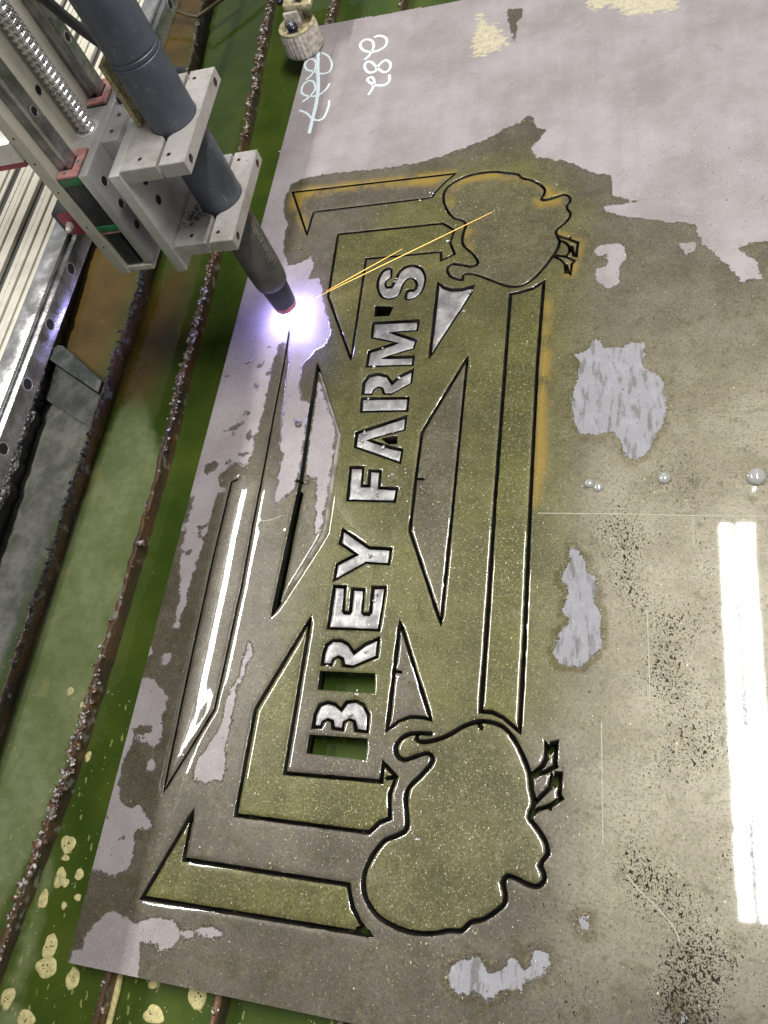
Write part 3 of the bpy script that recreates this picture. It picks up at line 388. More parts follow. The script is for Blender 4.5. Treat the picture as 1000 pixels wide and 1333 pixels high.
# ------------------------------------------------------------------ the plate, cut by real kerfs
PW, PL, TH = 1.22, 1.1745, .0070
def outline_x(y): return .0069*y/1.1743
verts2 = []; faces2 = []; ring_lines = []          # CDT input in mm
kerf_segs = []; LIPS = (.5, 1.2, 2.2, 3.4)
for (name, closed, smooth, hw, pts) in KERF:
    P = catmull(pts, closed, 2.6) if smooth else straight(pts, closed, 6.0)
    n = len(P); Pn = np.array(P); HW = np.array([hw*(1+.16*noise.noise((p[0]*.11, p[1]*.11, 3))+.04*RNG.normal()) for p in P])
    Pn = Pn+RNG.normal(0, .05, Pn.shape)
    Lp = []; Rp = []; rows = {}
    for i in range(n):
        a = Pn[i-1] if (i or closed) else Pn[i]-(Pn[1]-Pn[0]); b = Pn[(i+1) % n] if (i < n-1 or closed) else Pn[i]+(Pn[i]-Pn[i-1])
        d1 = Pn[i]-a; d1 /= np.linalg.norm(d1)+1e-9; d2 = b-Pn[i]; d2 /= np.linalg.norm(d2)+1e-9
        m = d1+d2; l = np.linalg.norm(m)
        if l < .2: m = np.array([-d1[1], d1[0]])*1.0; k = 1.; nn = np.array([-d1[1], d1[0]])
        else: m /= l; nn = np.array([-m[1], m[0]]); k = min(1/max(l/2, .3), 1.9)
        Lp.append(Pn[i]+nn*HW[i]*k); Rp.append(Pn[i]-nn*HW[i]*k)
        for q_, lip in enumerate(LIPS):
            for s in (1, -1): rows.setdefault((q_, s), []).append(Pn[i]+s*nn*(HW[i]+lip)*k)
    for rw in rows.values(): ring_lines.append(rw+([rw[0]] if closed else []))
    if not closed:                                   # rounded ends
        for e, q in ((0, 1), (n-1, n-2)):
            d = Pn[e]-Pn[q]; d /= np.linalg.norm(d)+1e-9
            b0 = len(verts2); verts2 += [tuple(Lp[e]), tuple(Pn[e]+d*HW[e]*.9), tuple(Rp[e])]; faces2.append([b0, b0+1, b0+2])
    b0 = len(verts2)
    for i in range(n): verts2 += [tuple(Lp[i]), tuple(Rp[i])]
    for i in range(n if closed else n-1):
        j = (i+1) % n; L0, R0, L1, R1 = b0+2*i, b0+2*i+1, b0+2*j, b0+2*j+1
        faces2 += [[L0, L1, R1], [L0, R1, R0]]
        kerf_segs.append((Pn[i], Pn[j], (HW[i]+HW[j])/2))
ff = []
for f in faces2:
    a, b, c = [np.array(verts2[k]) for k in f]; ar = (b[0]-a[0])*(c[1]-a[1])-(b[1]-a[1])*(c[0]-a[0])
    if abs(ar) < 1e-4: continue
    ff.append(f if ar > 0 else f[::-1])
faces2 = ff
A_ = np.array([s[0] for s in kerf_segs]); B_ = np.array([s[1] for s in kerf_segs]); H_ = np.array([s[2] for s in kerf_segs])
def kerf_dist(Q):
    """distance (mm) to the nearest kerf wall; negative inside a kerf"""
    out = np.full(len(Q), 60.)
    cell = {}
    for k in range(len(A_)):
        c = (A_[k]+B_[k])/2; cell.setdefault((int(c[0]//20), int(c[1]//20)), []).append(k)
    keys = np.floor(Q/20).astype(int); order = {}
    for i, (u, v) in enumerate(map(tuple, keys)): order.setdefault((u, v), []).append(i)
    for (u, v), ids in order.items():
        ks = [k for du in (-1, 0, 1) for dv in (-1, 0, 1) for k in cell.get((u+du, v+dv), ())]
        if not ks: continue
        q = Q[ids]; a = A_[ks]; ab = B_[ks]-a; t = np.clip(np.einsum('nkd,kd->nk', q[:, None]-a[None], ab)/np.maximum((ab**2).sum(1), 1e-9), 0, 1)
        d = np.linalg.norm(q[:, None]-a[None]-t[..., None]*ab[None], axis=2)-H_[ks][None]
        out[ids] = np.minimum(out[ids], d.min(1))
    return out
gxs = np.arange(4, 640, 4.0); gys = np.arange(4, PL*1000-2, 4.0)
gg = np.stack(np.meshgrid(gxs, gys, indexing='ij'), -1).reshape(-1, 2)+RNG.normal(0, .25, (len(gxs)*len(gys), 2))
gg = gg[gg[:, 0] > gg[:, 1]*.0069/1.1743+2]
gg = gg[kerf_dist(gg) > 4.4]
flat = np.array([p for l in ring_lines for p in l]); rd = kerf_dist(flat); keep = np.full(len(flat), -1); rg = []; edges2 = []; at = 0
for l in ring_lines:
    prev = -1
    for p in l:
        if rd[at] > .25: rg.append(p); cur = len(verts2)+len(rg)-1
        else: cur = -1
        if prev >= 0 and cur >= 0: edges2.append((prev, cur))
        prev = cur; at += 1
edge = [(outline_x(y/1000)*1000, y) for y in np.arange(0, PL*1000, 5)]+[(outline_x(PL)*1000, PL*1000)]
edge += [(x, PL*1000-(x-7)*.0537) for x in list(np.arange(12, 640, 6))+[900, PW*1000]]+[(x, .002*x) for x in list(np.arange(5, 640, 6))+[900, PW*1000]]
edge += [(PW*1000, y) for y in (200, 500, 800)]+[(x, y) for x in (700, 850, 1000) for y in range(60, 1100, 120)]
allv = [Vector(v) for v in verts2]+[Vector(map(float, v)) for v in rg]+[Vector(map(float, v)) for v in gg]+[Vector(map(float, v)) for v in edge]
co, ed, fa, ov, oe, of = delaunay_2d_cdt(allv, edges2, faces2, 0, 1e-4, True)
co = np.array([(c.x, c.y) for c in co])
# the plate's far edges are slightly off square; drop hull slivers by testing against the outline
fa = [(f, bool(o)) for f, o in zip(fa, of) if len(f) == 3]
solid = np.array([f for f, o in fa if not o]); holes = np.array([f for f, o in fa if o])
bv = np.zeros(len(co), bool); bv[np.unique(holes)] = True
# connected pieces
parent = np.arange(len(co))
def find(a):
    while parent[a] != a: parent[a] = parent[parent[a]]; a = parent[a]
    return a
for a, b, c in solid:
    ra, rb, rc = find(a), find(b), find(c); parent[rb] = ra; parent[rc] = ra if find(rc) != ra else parent[rc]
comp = np.array([find(f[0]) for f in solid]); cent = co[solid].mean(1)
kd = kerf_dist(co)
lip = np.clip(1-np.maximum(kd, 0)/3.2, 0, 1)
ztop = -.58*lip**2
ztop[bv] = -.58
# gentle bulge of water on the narrow wedge, and a ridge that runs on below it
wedge = [p for n_, c_, s_, h_, p in KERF if n_ == 'wedge'][0]
left = np.array(sorted([(p[1], p[0]) for p in wedge[-4:-1]]+[(wedge[-5][1], wedge[-5][0])])); right = np.array(sorted([(p[1], p[0]) for p in wedge[2:8]]))
xl = np.interp(co[:, 1], left[:, 0], left[:, 1]); xr = np.interp(co[:, 1], right[:, 0], right[:, 1])
u = (co[:, 0]-xl)/np.maximum(xr-xl, 1); inw = (u > 0) & (u < 1) & (co[:, 1] > left[0, 0]) & (co[:, 1] < left[-1, 0]+12)
ztop += np.where(inw, .0135*np.maximum(xr-xl, 0)*4*u*(1-u), 0)
rdist, _ = seg_dist(co, RIDGE, False); ztop += .55*np.exp(-(rdist/7)**2)
for (px_, py_), pr_ in DROPS: ztop += .5*np.exp(-((co[:, 0]-px_)**2+(co[:, 1]-py_)**2)/(pr_*1.6)**2)
ztop += np.array([.10*noise.noise((a*.018, b*.018, 1.)) for a, b in co])*(co[:, 0] < 430)
# fields that drive the plate's stains
wetf = np.full(len(co), -1e3)
dryd = np.max([signed(co, p) for p in DRY], 0); isl = np.max([signed(co, p) for p in WET_ISLANDS], 0)
wetf = np.maximum(-dryd, isl)
wetf = np.where(kd < 2.5, np.maximum(wetf, 1.2-kd*.5), wetf)
def blobs(L): return np.clip(sum(w*np.exp(-((co[:, 0]-x)**2+(co[:, 1]-y)**2)/(r*r)) for x, y, r, w in L), 0, 1)
field_speck = blobs(SPECK)*.70*np.clip(.75+1.1*np.array([noise.noise((a*.02, b*.02, 7.)) for a, b in co]), .25, 1.25); field_speck = np.maximum(field_speck, .30*(co[:, 1] < 860)); field_bright = blobs(BRIGHT)
och = np.max([signed(co, p) for p in OCHRE], 0); field_ochre = np.clip((och+6)/9, 0, 1)
# murk is greener round the lettering, browner toward the free edge and far end
sgn = np.array([[150, 240], [120, 560], [170, 840], [330, 860], [395, 760], [400, 230], [300, 200]], float)
sdg = signed(co, sgn); field_olive = np.clip(.50+sdg/60., .06, .85)
field_res = np.max([signed(co, p) for p in RESIDUE], 0)
def sstep(v, a, b): q = np.clip((v-a)/(b-a), 0, 1); return q*q*(3-2*q)
field_silt_haze = np.clip(sstep(co[:, 0], 370, 480)*(1-sstep(co[:, 1], 420, 640))+.45*sstep(co[:, 0], 350, 420)*(1-sstep(co[:, 1], 560, 800)), 0, 1)*sstep(co[:, 1], 20, 110)  # paler toward the right, painting lamp haze in with the sediment
field_skin = (np.max([signed(co, DRY[k]) for k in (7, 8, 10, 11, 12)], 0) > -6).astype(float)
FIELDS = dict(wet_depth=wetf, ochre=field_ochre, olive=field_olive, dark_grain=field_speck, light_grain=field_bright, residue=field_res, silt_haze=field_silt_haze, skin=field_skin)
OPEN_HOLES = [SEEDS[k] for k in ('letter_r_stem', 'letter_b_stem', 'apostrophe', 'a_counter')]
def toward(q):
    if min((q[0]-h[0])**2+(q[1]-h[1])**2 for h in OPEN_HOLES) < 24**2 and np.hypot(*(near_centre(q)-q)) < 1.25: return np.zeros(2)
    c, h = near_centre(q, True)
    return (c-q)*(.15 if h > 2.7 else .93)
def near_centre(q, wide=False):
    ab = B_-A_; t = np.clip(((q-A_)*ab).sum(1)/np.maximum((ab**2).sum(1), 1e-9), 0, 1); c = A_+t[:, None]*ab; d = np.hypot(*(c-q).T)-H_
    k = np.argmin(d); return (c[k], H_[k]) if wide else c[k]
def build_piece(name, tris, mat, drop=0., tilt=(0, 0), smooth=True, parent=None, extra_wet=None, th=TH, olive=None):
    used = np.unique(tris); rem = -np.ones(len(co), int); rem[used] = np.arange(len(used)); t = rem[tris]
    c0 = co[used].mean(0) if name != 'steel_plate' else np.zeros(2)
    top = np.column_stack([(co[used]-c0)/1000, ztop[used]/1000]); bot = top.copy(); bot[:, 2] = -th
    # underside edges drawn in as added dross, closing each cut to keep it black
    bu = bv[used]; bot[bu, :2] += np.array([toward(q) for q in co[used][bu]])/1000
    nb = len(used)
    e = np.concatenate([t[:, [0, 1]], t[:, [1, 2]], t[:, [2, 0]]]); key = np.sort(e, 1); kk = key[:, 0].astype(np.int64)*nb*2+key[:, 1]
    uq, inv, cnt = np.unique(kk, return_inverse=True, return_counts=True); be = e[cnt[inv] == 1]
    faces = t.tolist()+[[b+nb, a+nb, c+nb] for a, b, c in t.tolist()]+[[b, a, a+nb, b+nb] for a, b in be.tolist()]
    o = mesh_obj(name, np.concatenate([top, bot]).tolist(), faces, mat, parent, False, (c0[0]/1000, c0[1]/1000, drop))
    me = o.data; me.materials.append(M['kerf_wall']); mi = np.zeros(len(faces), np.int32); mi[2*len(t):] = 1  # near-black wall colour paints in the shade inside the cuts
    if name == 'steel_plate':
        outer = np.abs(co[used][be][:, :, 0]-co[used][be][:, :, 1]*.0069/1.1743).max(1) < .6
        mi[2*len(t):][outer] = 0
    me.polygons.foreach_set('material_index', mi)
    sm = np.zeros(len(faces), bool); sm[:len(t)] = True; me.polygons.foreach_set('use_smooth', sm)
    for k, v in FIELDS.items():
        vv = v[used]
        if k == 'wet_depth' and extra_wet is not None: vv = np.full(nb, extra_wet) if np.isscalar(extra_wet) else extra_wet(vv)
        if k == 'olive' and olive is not None: vv = np.full(nb, olive)
        set_attr(me, k, np.concatenate([vv, vv]))
    # crisp wall edges
    me.set_sharp_from_angle(angle=R(60))
    o.rotation_euler = (tilt[0], tilt[1], 0)
    return o
labels = {}
areas = {c: 0 for c in np.unique(comp)}
seed_comp = {n: comp[np.argmin(((cent-np.array(p))**2).sum(1))] for n, p in SEEDS.items()}
main = seed_comp['plate']
hullbad = (cent[:, 1] > PL*1000-(cent[:, 0]-7)*.0537) | (cent[:, 1] < .002*cent[:, 0]) | (cent[:, 0] < cent[:, 1]*.0069/1.1743)
fixed = set(seed_comp.values())
area_tri = .5*np.abs(np.cross(co[solid[:, 1]]-co[solid[:, 0]], co[solid[:, 2]]-co[solid[:, 0]]))
stray = ~np.isin(comp, list(fixed))
plate = build_piece('steel_plate', solid[(comp == main) & ~hullbad], M['plate'])
tag(plate, 'large wet steel sheet with a sign design cut through it, lying on slats', 'steel sheet')
PIECES = {
 'top_bar': ('cut_bar', 'slim bar cut loose beside the chalk numbers, with a hooked end', 'cut piece', 'plate', -.0002, (0, 0)),
 'top_bracket': ('cut_bracket', 'angled bracket cut loose around the S and apostrophe', 'cut piece', 'plate', -.0003, (.002, 0)),
 'top_head': ('cut_bird_shape', 'bird-shaped cut-out ringed with yellow stain near the letter S', 'cut piece', 'plate', -.0004, (0, .001)),
 'top_triangle': ('cut_triangle', 'bare silvery triangular cut-out beside the letter M', 'cut piece', 'bare', -.0017, (.004, .010)),
 'right_blade': ('blade_shaped_cutout', 'blade-shaped cut-out lying flush beside FARM, opposite the sunken blade', 'cut piece', 'plate', -.0006, (0, .002)),
 'left_blade': ('blade_shaped_cutout', 'tilted sunken blade-shaped cut-out with an open dark gap along one edge', 'cut piece', 'plate', -.0010, (0, -.115)),
 'long_bar': ('cut_bar', 'long straight bar cut loose between the two bird shapes', 'cut piece', 'plate', -.0003, (0, .001)),
 'bottom_triangle': ('cut_triangle', 'brownish triangular cut-out beside the letters B and R of BREY', 'cut piece', 'plate', -.0012, (0, .006)),
 'bottom_bracket': ('cut_bracket', 'angled bracket cut loose around the letters B and R of BREY', 'cut piece', 'plate', -.0003, (0, 0)),
 'bottom_bar': ('cut_bar', 'olive bar with a pointed hook cut loose near the wet plate corner', 'cut piece', 'plate', -.0005, (.002, 0)),
 'bottom_head': ('cut_bird_shape', 'bird-shaped cut-out full of pale grit beyond the letter B', 'cut piece', 'plate', -.0004, (0, 0)),
 'letter_y': ('cut_letter', 'silvery cut-out letter Y lying in its slot', 'letter', 'bare', -.0013, (.006, .008)),
 'letter_e': ('cut_letter', 'silvery cut-out letter E lying in its slot', 'letter', 'bare', -.0015, (-.006, .010)),
 'letter_r': ('cut_letter', 'silvery bowl and leg of the letter R in BREY', 'letter', 'bare', -.0013, (.008, -.006)),
 'letter_b': ('cut_letter', 'silvery double bowl of the letter B in BREY', 'letter', 'bare', -.0015, (.004, .012)),
 'letter_f': ('cut_letter', 'grey cut-out letter F lying in its slot', 'letter', 'bare', -.0011, (-.006, .004)),
 'letter_a': ('cut_letter', 'silvery cut-out letter A lying in its slot', 'letter', 'bare', -.0015, (.006, .006)),
 'letter_r_second': ('cut_letter', 'silvery bowl and leg of the letter R in FARM', 'letter', 'bare', -.0015, (.004, .008)),
 'letter_r_second_stem': ('cut_letter', 'straight silvery stem of the letter R in FARM', 'letter', 'bare', -.0009, (.010, 0)),
 'letter_m': ('cut_letter', 'silvery cut-out letter M lying in its slot', 'letter', 'bare', -.0013, (-.004, .008)),
 'letter_s': ('cut_letter', 'silvery cut-out letter S lying in its slot', 'letter', 'bare', -.0011, (.006, .006)),
}
OLIVE = dict(bottom_bar=.95, bottom_bracket=.95, bottom_head=.72, long_bar=1.1, top_bracket=.95, top_bar=.02, top_head=.5, right_blade=.25, bottom_triangle=.05, left_blade=.2)
for key, (nm, lab, cat, mt, drop, tilt) in PIECES.items():
    tr = solid[(comp == seed_comp[key]) & ~hullbad]
    if seed_comp[key] == main or not len(tr): print('PIECE MERGED', key); continue
    o = build_piece(nm, tr, M[mt], drop, tilt, olive=OLIVE.get(key))
    if key == 'left_blade': o.data.materials[1] = M['alu_dirty']
    tag(o, lab, cat, 'letters cut from the sheet' if cat == 'letter' else 'shapes cut from the sheet')
# small loose offcuts between toes etc.
for c in np.unique(comp[stray]):
    sel = (comp == c) & ~hullbad
    if area_tri[sel].sum() > 8:
        o = build_piece('sliver', solid[sel], M['plate'], -.0004); o.parent = plate
print('verts', len(co), 'pieces', len(np.unique(comp)))

# chalk numbers, scratches, drops on the plate
def ribbon(name, pts, w, mat, z=.0003, seed=0, parent=plate):
    P = catmull(pts, False, 1.2); vs = []; fs = []; n = len(P)
    for i, p in enumerate(P):
        d = P[min(i+1, n-1)]-P[max(i-1, 0)]; d = d/(np.linalg.norm(d)+1e-9); nn = np.array([-d[1], d[0]])
        ww = w*(1+.25*noise.noise((i*.35, seed, 0)))*(.6 if i in (0, n-1) else 1)
        for s, zz in ((1, 0), (.55, 1), (-.55, 1), (-1, 0)): q = p+nn*s*ww; vs.append((q[0]/1000, q[1]/1000, .00005+z*zz))
    for i in range(n-1):
        for k in range(3): fs.append((i*4+k, i*4+k+1, (i+1)*4+k+1, (i+1)*4+k))
    return mesh_obj(name, vs, fs, mat, parent, True)
for k, c in enumerate(CHALK_STRUCK): o = ribbon('chalk_figure', c, 1.5, M['chalk'], seed=k)
ribbon('chalk_strike_line', CHALK_STRIKE, 2.6, M['chalk'], seed=9, z=.0006)
for k, c in enumerate(CHALK_NUMBER): ribbon('chalk_figure', c, 1.9, M['chalk'], seed=20+k)
for k, c in enumerate(SCRATCHES): ribbon('scratch', c, .45, M['scratch'], seed=40+k, z=.00012)
bm = bmesh.new(); rb = random.Random(11)
for (bx, by) in BEADS:
    for _ in range(rb.randint(2, 4)):
        r = rb.uniform(.0005, .0013); c = Vector((bx/1000+rb.gauss(0, .0016), by/1000+rb.gauss(0, .0016), r*.25))
        g_ = bmesh.ops.create_icosphere(bm, subdivisions=2, radius=r, matrix=Matrix.Translation(c) @ Matrix.Diagonal((rb.uniform(.8, 1.5), rb.uniform(.8, 1.5), .8, 1)))
        for v in g_['verts']: v.co += Vector((rb.gauss(0, 1), rb.gauss(0, 1), rb.gauss(0, 1)))*r*.12
o = bm_obj('slag_beads', bm, M['bead'], plate, True); o['kind'] = 'stuff'
gl = NT('water_drop'); gl.set(Base_Color=(.78, .78, .74), Roughness=.03, Transmission_Weight=.55, IOR=1.4, Metallic=.35)
for k, (p, r) in enumerate(DROPS):
    rr = r/1000
    o = lathe('water_drop', [(rr, 0), (rr*.99, rr*.14), (rr*.9, rr*.36), (rr*.68, rr*.56), (rr*.36, rr*.67), (rr*.05, rr*.70)], gl.m, None, 28, (p[0]/1000, p[1]/1000, .0008), smooth=80)
    tag(o, ['smaller of the paired water beads standing on the wet sheet', 'larger of the paired water beads standing on the wet sheet', 'middle-sized single water bead standing on the wet sheet', 'largest water bead standing on the wet sheet'][k], 'water drop')

# ------------------------------------------------------------------ torch
def rel(x, y, z): return (G.x+x, G.y+y, z)
torch = empty('plasma_torch', (G.x, G.y, 0), 'blue-grey plasma torch held upright over the sheet, arc lit', 'torch')
lathe('upper_sleeve', [(.0208, .160), (.0212, .1615), (.0212, .318), (.0206, .3185), (.0206, .3195), (.0212, .320), (.0212, .3225), (.0206, .323), (.0206, .324), (.0212, .3245), (.0218, .40), (.0218, .52)], M['torch'], torch, 64)
lathe('barrel', [(.0150, .056), (.0172, .0585), (.0180, .066), (.0186, .078), (.0186, .150), (.0180, .1595), (.0150, .161)], M['barrel'], torch, 64)
lathe('nozzle_shell', [(.0120, .0255), (.0132, .0262), (.0146, .050), (.0150, .0575), (.011, .058)], M['nozzle'], torch, 48)
lathe('shield_ring', [(.0078, .0165), (.0112, .0172), (.0126, .0200), (.0131, .0262), (.008, .0264)], M['ring'], torch, 48)
# raised maker's name down the barrel
fc = bpy.data.curves.new('maker_name', 'FONT'); fc.body = 'Hypertherm'; fc.size = .0125; fc.extrude = .0004; fc.align_x = 'CENTER'; fc.align_y = 'CENTER'
fo = bpy.data.objects.new('maker_name', fc); COL.objects.link(fo); dg = bpy.context.evaluated_depsgraph_get()
me = bpy.data.meshes.new_from_object(fo.evaluated_get(dg)); bpy.data.objects.remove(fo)
ang0 = R(-12)
for v in me.vertices:
    s_, h_, e_ = v.co.x, v.co.y, v.co.z; a = ang0+(-h_)/.0186*-1; rr = .0187+e_
    v.co = (rr*math.cos(a), rr*math.sin(a), .118+s_)
me.materials.append(plain('pale_lettering', (.20, .19, .17), .5)); mo = bpy.data.objects.new('maker_name', me); COL.objects.link(mo); mo.parent = torch

# the arc and its glow
arc = empty('plasma_arc', (G.x, G.y, 0), 'blinding blue-white plasma arc at the torch tip', 'arc')
lathe('arc_column', [(.0022, .0004), (.0042, .003), (.0066, .009), (.0070, .0135), (.0050, .0164)], emit('arc_plasma', (.40, .38, 1.0), 330), arc, 24)
def glow():
    m = bpy.data.materials.new('arc_vapour'); m.use_nodes = True; nt = m.node_tree; nt.nodes.remove(nt.nodes['Principled BSDF'])
    tc = nt.nodes.new('ShaderNodeTexCoord'); ln = nt.nodes.new('ShaderNodeVectorMath'); ln.operation = 'LENGTH'; nt.links.new(tc.outputs['Object'], ln.inputs[0])
    mr = nt.nodes.new('ShaderNodeMapRange'); nt.links.new(ln.outputs['Value'], mr.inputs[0]); mr.inputs[1].default_value = .038; mr.inputs[2].default_value = .002; mr.inputs[3].default_value = 0; mr.inputs[4].default_value = 1
    pw = nt.nodes.new('ShaderNodeMath'); pw.operation = 'POWER'; nt.links.new(mr.outputs[0], pw.inputs[0]); pw.inputs[1].default_value = 4.6
    ml = nt.nodes.new('ShaderNodeMath'); ml.operation = 'MULTIPLY'; nt.links.new(pw.outputs[0], ml.inputs[0]); ml.inputs[1].default_value = 85
    e = nt.nodes.new('ShaderNodeEmission'); e.inputs[0].default_value = (.34, .40, 1, 1); nt.links.new(ml.outputs[0], e.inputs[1]); nt.links.new(e.outputs[0], nt.nodes['Material Output'].inputs['Volume']); return m
gl2 = lathe('vapour_glow', [(.038*math.cos(R(a)), .038*math.sin(R(a))) for a in (0, 15, 30, 45, 60, 75, 88)], glow(), arc, 40, (0, 0, .0012))
mesh_obj('molten_kerf', [(-.0009, 0, -.0012), (.0009, 0, -.0012), (-.0034, -.034, -.0012), (-.0052, -.034, -.0012)], [(0, 1, 2, 3)], emit('molten_metal', (1, .9, .85), 6), arc)
# sparks flying off over the sheet
def spark(a, b, w, label):
    a = Vector(a); b = Vector(b); c = (a+b)/2
    o = tube_path('spark', [a+(b-a)*k/6-c for k in range(7)], [w*(.35+.65*math.sin(math.pi*(k+.4)/6.8)) for k in range(7)], M['spark'], None, 6); o.location = c; tag(o, label, 'spark')
spark((.102, .6705, .006), (.299, .751, .022), .00026, 'long thin orange spark flying from the arc over the bird shape')
spark((.115, .678, .007), (.201, .719, .016), .00024, 'short thin orange spark above the longer spark')
# ------------------------------------------------------------------ clamps, slide and gantry (coordinates relative to the torch axis)
def clamp(label, ztop):
    z0 = ztop-.0132; r = .0214
    root = empty('torch_clamp', rel(0, 0, z0), label, 'clamp', 'clamps holding the torch')
    def half(xa, xb, s):                       # s=+1 outer half, -1 inner half
        g = .0016; pts = [(xb, -.0565), (xb, .0565), (s*g, .0565)]
        a0 = math.acos(g/r)
        pts.append((s*g, r*math.sin(a0)+.0035))
        arc_ = [(s*r*math.cos(a), r*math.sin(a)) for a in np.linspace(a0-.16, -a0+.16, 22)]
        pts += [(s*(g+.0022), r*math.sin(a0)+.0008)]+arc_+[(s*(g+.0022), -r*math.sin(a0)-.0008), (s*g, -r*math.sin(a0)-.0035), (s*g, -.0565)]
        return pts
    inner = prism('inner_jaw', half(0, -.0362, -1), 0, .0132, M['alu_jaw'], root, .0005); outer = prism('outer_jaw', half(0, .0252, 1), 0, .0132, M['alu_jaw'], root, .0005)
    for j, xx in ((inner, -.019), (outer, .0085)):
        for yy in (-.0455, .0455): hole((xx, yy, .0132), .0019, 'z', j)
    for yy in (-.0455, .0455): hole((.0252, yy, .0066), .0034, 'x', outer, 'rusthole')
    return root
def hole(p, r, axis, parent, inner='hole'):
    """countersunk bolt hole: bevel ring round a dark disc that paints in the shaded depth"""
    o = lathe('bolt_hole', [(r*1.22, -.0002), (r*1.2, .00012), (r*1.05, .0002), (r, -.0001)], M['alu_grey'], parent, 20, p, axis)
    lathe('bore_disc', [(r*.98, -.0002), (r*.96, .00022), (r*.3, .0002)], M[inner], o, 18, (0, 0, 0), axis); return o
def screw(p, r, h, axis, parent, mat='chrome'):
    o = lathe('cap_screw', [(r, -.0002), (r, h*.85), (r*.85, h), (r*.52, h), (r*.5, h*.45), (r*.1, h*.45)], M[mat], parent, 18, p, axis)
    return o
clamp('upper milled aluminium clamp gripping the blue-grey torch sleeve', .2613)
clamp('lower soot-spotted aluminium clamp gripping the torch above its barrel', .1753)
# soot crumbs caught on the lower clamp
bm = bmesh.new(); rs = random.Random(5)
for _ in range(70):
    r = rs.uniform(.0005, .0017); c = Vector(rel(-.022+rs.gauss(0, .008), -.019+rs.gauss(0, .006), .1753+r*.3))
    g_ = bmesh.ops.create_icosphere(bm, subdivisions=1, radius=r, matrix=Matrix.Translation(c))
    for v in g_['verts']: v.co += Vector((rs.gauss(0, 1), rs.gauss(0, 1), rs.gauss(0, 1)))*r*.2
o = bm_obj('slag_crumbs', bm, M['slag_black'], None, True); tag(o, 'black glittering slag crumbs caught on the lower clamp', 'slag', kind='stuff')

slide = empty('vertical_slide', rel(-.094, 0, .155), 'aluminium vertical slide with ball screw and two steel guide rails', 'slide')
def sbox(name, lo, hi, mat, parent=slide, **kw):
    f_ = Vector(rel(-.094, 0, .155)); o = box(name, Vector(rel(*lo))-f_, Vector(rel(*hi))-f_, M[mat], parent, **kw); return o
def srel(x, y, z): return (x+.094, y, z-.155)
mp = sbox('torch_mount_plate', (-.0468, -.0595, .147), (-.0364, .052, .2600), 'alu')
for yy, zz in ((-.034, .232), (-.034, .210), (.030, .232), (.030, .210)): hole(srel(-.0364, yy, zz), .0042, 'x', mp)
cp = sbox('carriage_plate', (-.0725, -.0600, .164), (-.0640, .0600, .2655), 'alu_grey')
for yy, zz in ((-.046, .247), (-.046, .222), (-.046, .197), (.046, .247), (.046, .197), (0, .19)): hole(srel(-.0640, yy, zz), .0040, 'x', cp)
nut = sbox('screw_nut_block', (-.0958, -.0270, .214), (-.0727, .0270, .2652), 'alu_grey')
sp_ = sbox('spacer_block', (-.0638, -.0200, .176), (-.0470, .0460, .2640), 'alu_grey')
for (xx, yy) in ((-.0555, .012), (-.0570, -.008)): screw(srel(xx, yy, .2640), .0021, .0006, 'z', sp_, 'steel_rail')
bp = sbox('back_plate', (-.1058, -.0620, .155), (-.0942, .0700, .560), 'alu_cream')
sbox('foot_plate', (-.0940, -.0605, .1552), (-.0670, .0600, .1612), 'alu_dirty')
for yy, zz in ((-.0095, .312), (.004, .40), (-.0095, .372)): hole(srel(-.0942, yy, zz), .0036, 'x', bp)
for zz in (.19, .215, .255, .285, .31): screw(srel(-.1000, -.0620, zz), .0009, .0002, 'y', bp, 'hole')
def guide(yc):
    rail = empty('guide_rail', srel(-.0942, yc, .155)); rail.parent = slide
    prof = [(-.0075, 0), (-.0075, .004), (-.0052, .0065), (-.0052, .0085), (-.0075, .0100), (-.0075, .0125), (-.0066, .0132), (.0066, .0132), (.0075, .0125), (.0075, .0100), (.0052, .0085), (.0052, .0065), (.0075, .004), (.0075, 0)]
    bm = bmesh.new(); lo = [bm.verts.new((b, a, .0065)) for a, b in prof]; hi = [bm.verts.new((b, a, .40)) for a, b in prof]; n = len(prof)
    for i in range(n): bm.faces.new((lo[i], lo[(i+1) % n], hi[(i+1) % n], hi[i]))
    bm.faces.new(lo); bm.faces.new(hi)
    bar = bm_obj('rail_bar', bm, M['steel_rail'], rail, autosmooth=25)
    for zz in (.162, .222, .282, .342): hole((.0132, 0, zz), .0036, 'x', rail)
    b = box('bearing_block', (.0012, -.0165, .0575), (.0208, .0165, .1020), M['dark_block'], rail, .0008)
    for z0, z1, m_ in ((.1022, .1100, 'green'), (.0500, .0573, 'green')):
        box('end_cap', (.0010, -.0168, z0), (.0210, .0168, z1), M[m_], rail, .0006)
    box('channel_shade', (.0012, -.0150, .0075), (.0170, .0150, .0470), M['dark_block'], rail, .0015)  # black block added over the rail for the dark inside the channel
    # faded red wiper seals with a notch round the rail
    for z0, z1 in ((.1102, .1124), (.0478, .0498)):
        nt_ = [(.0010, -.0168), (.0010, -.0080), (.0142, -.0080), (.0142, .0080), (.0010, .0080), (.0010, .0168), (.0210, .0168), (.0210, -.0168)]
        w_ = prism('wiper_seal', nt_, z0, z1, M['red'], rail, .0003)
        if z0 > .1:
            for q in ((.0185, 0), (.0090, -.0125), (.0090, .0125)): screw((q[0], q[1], z1), .0021 if q[1] == 0 else .0016, .0007, 'z', w_)
    return rail
guide(-.0435); guide(.0455)
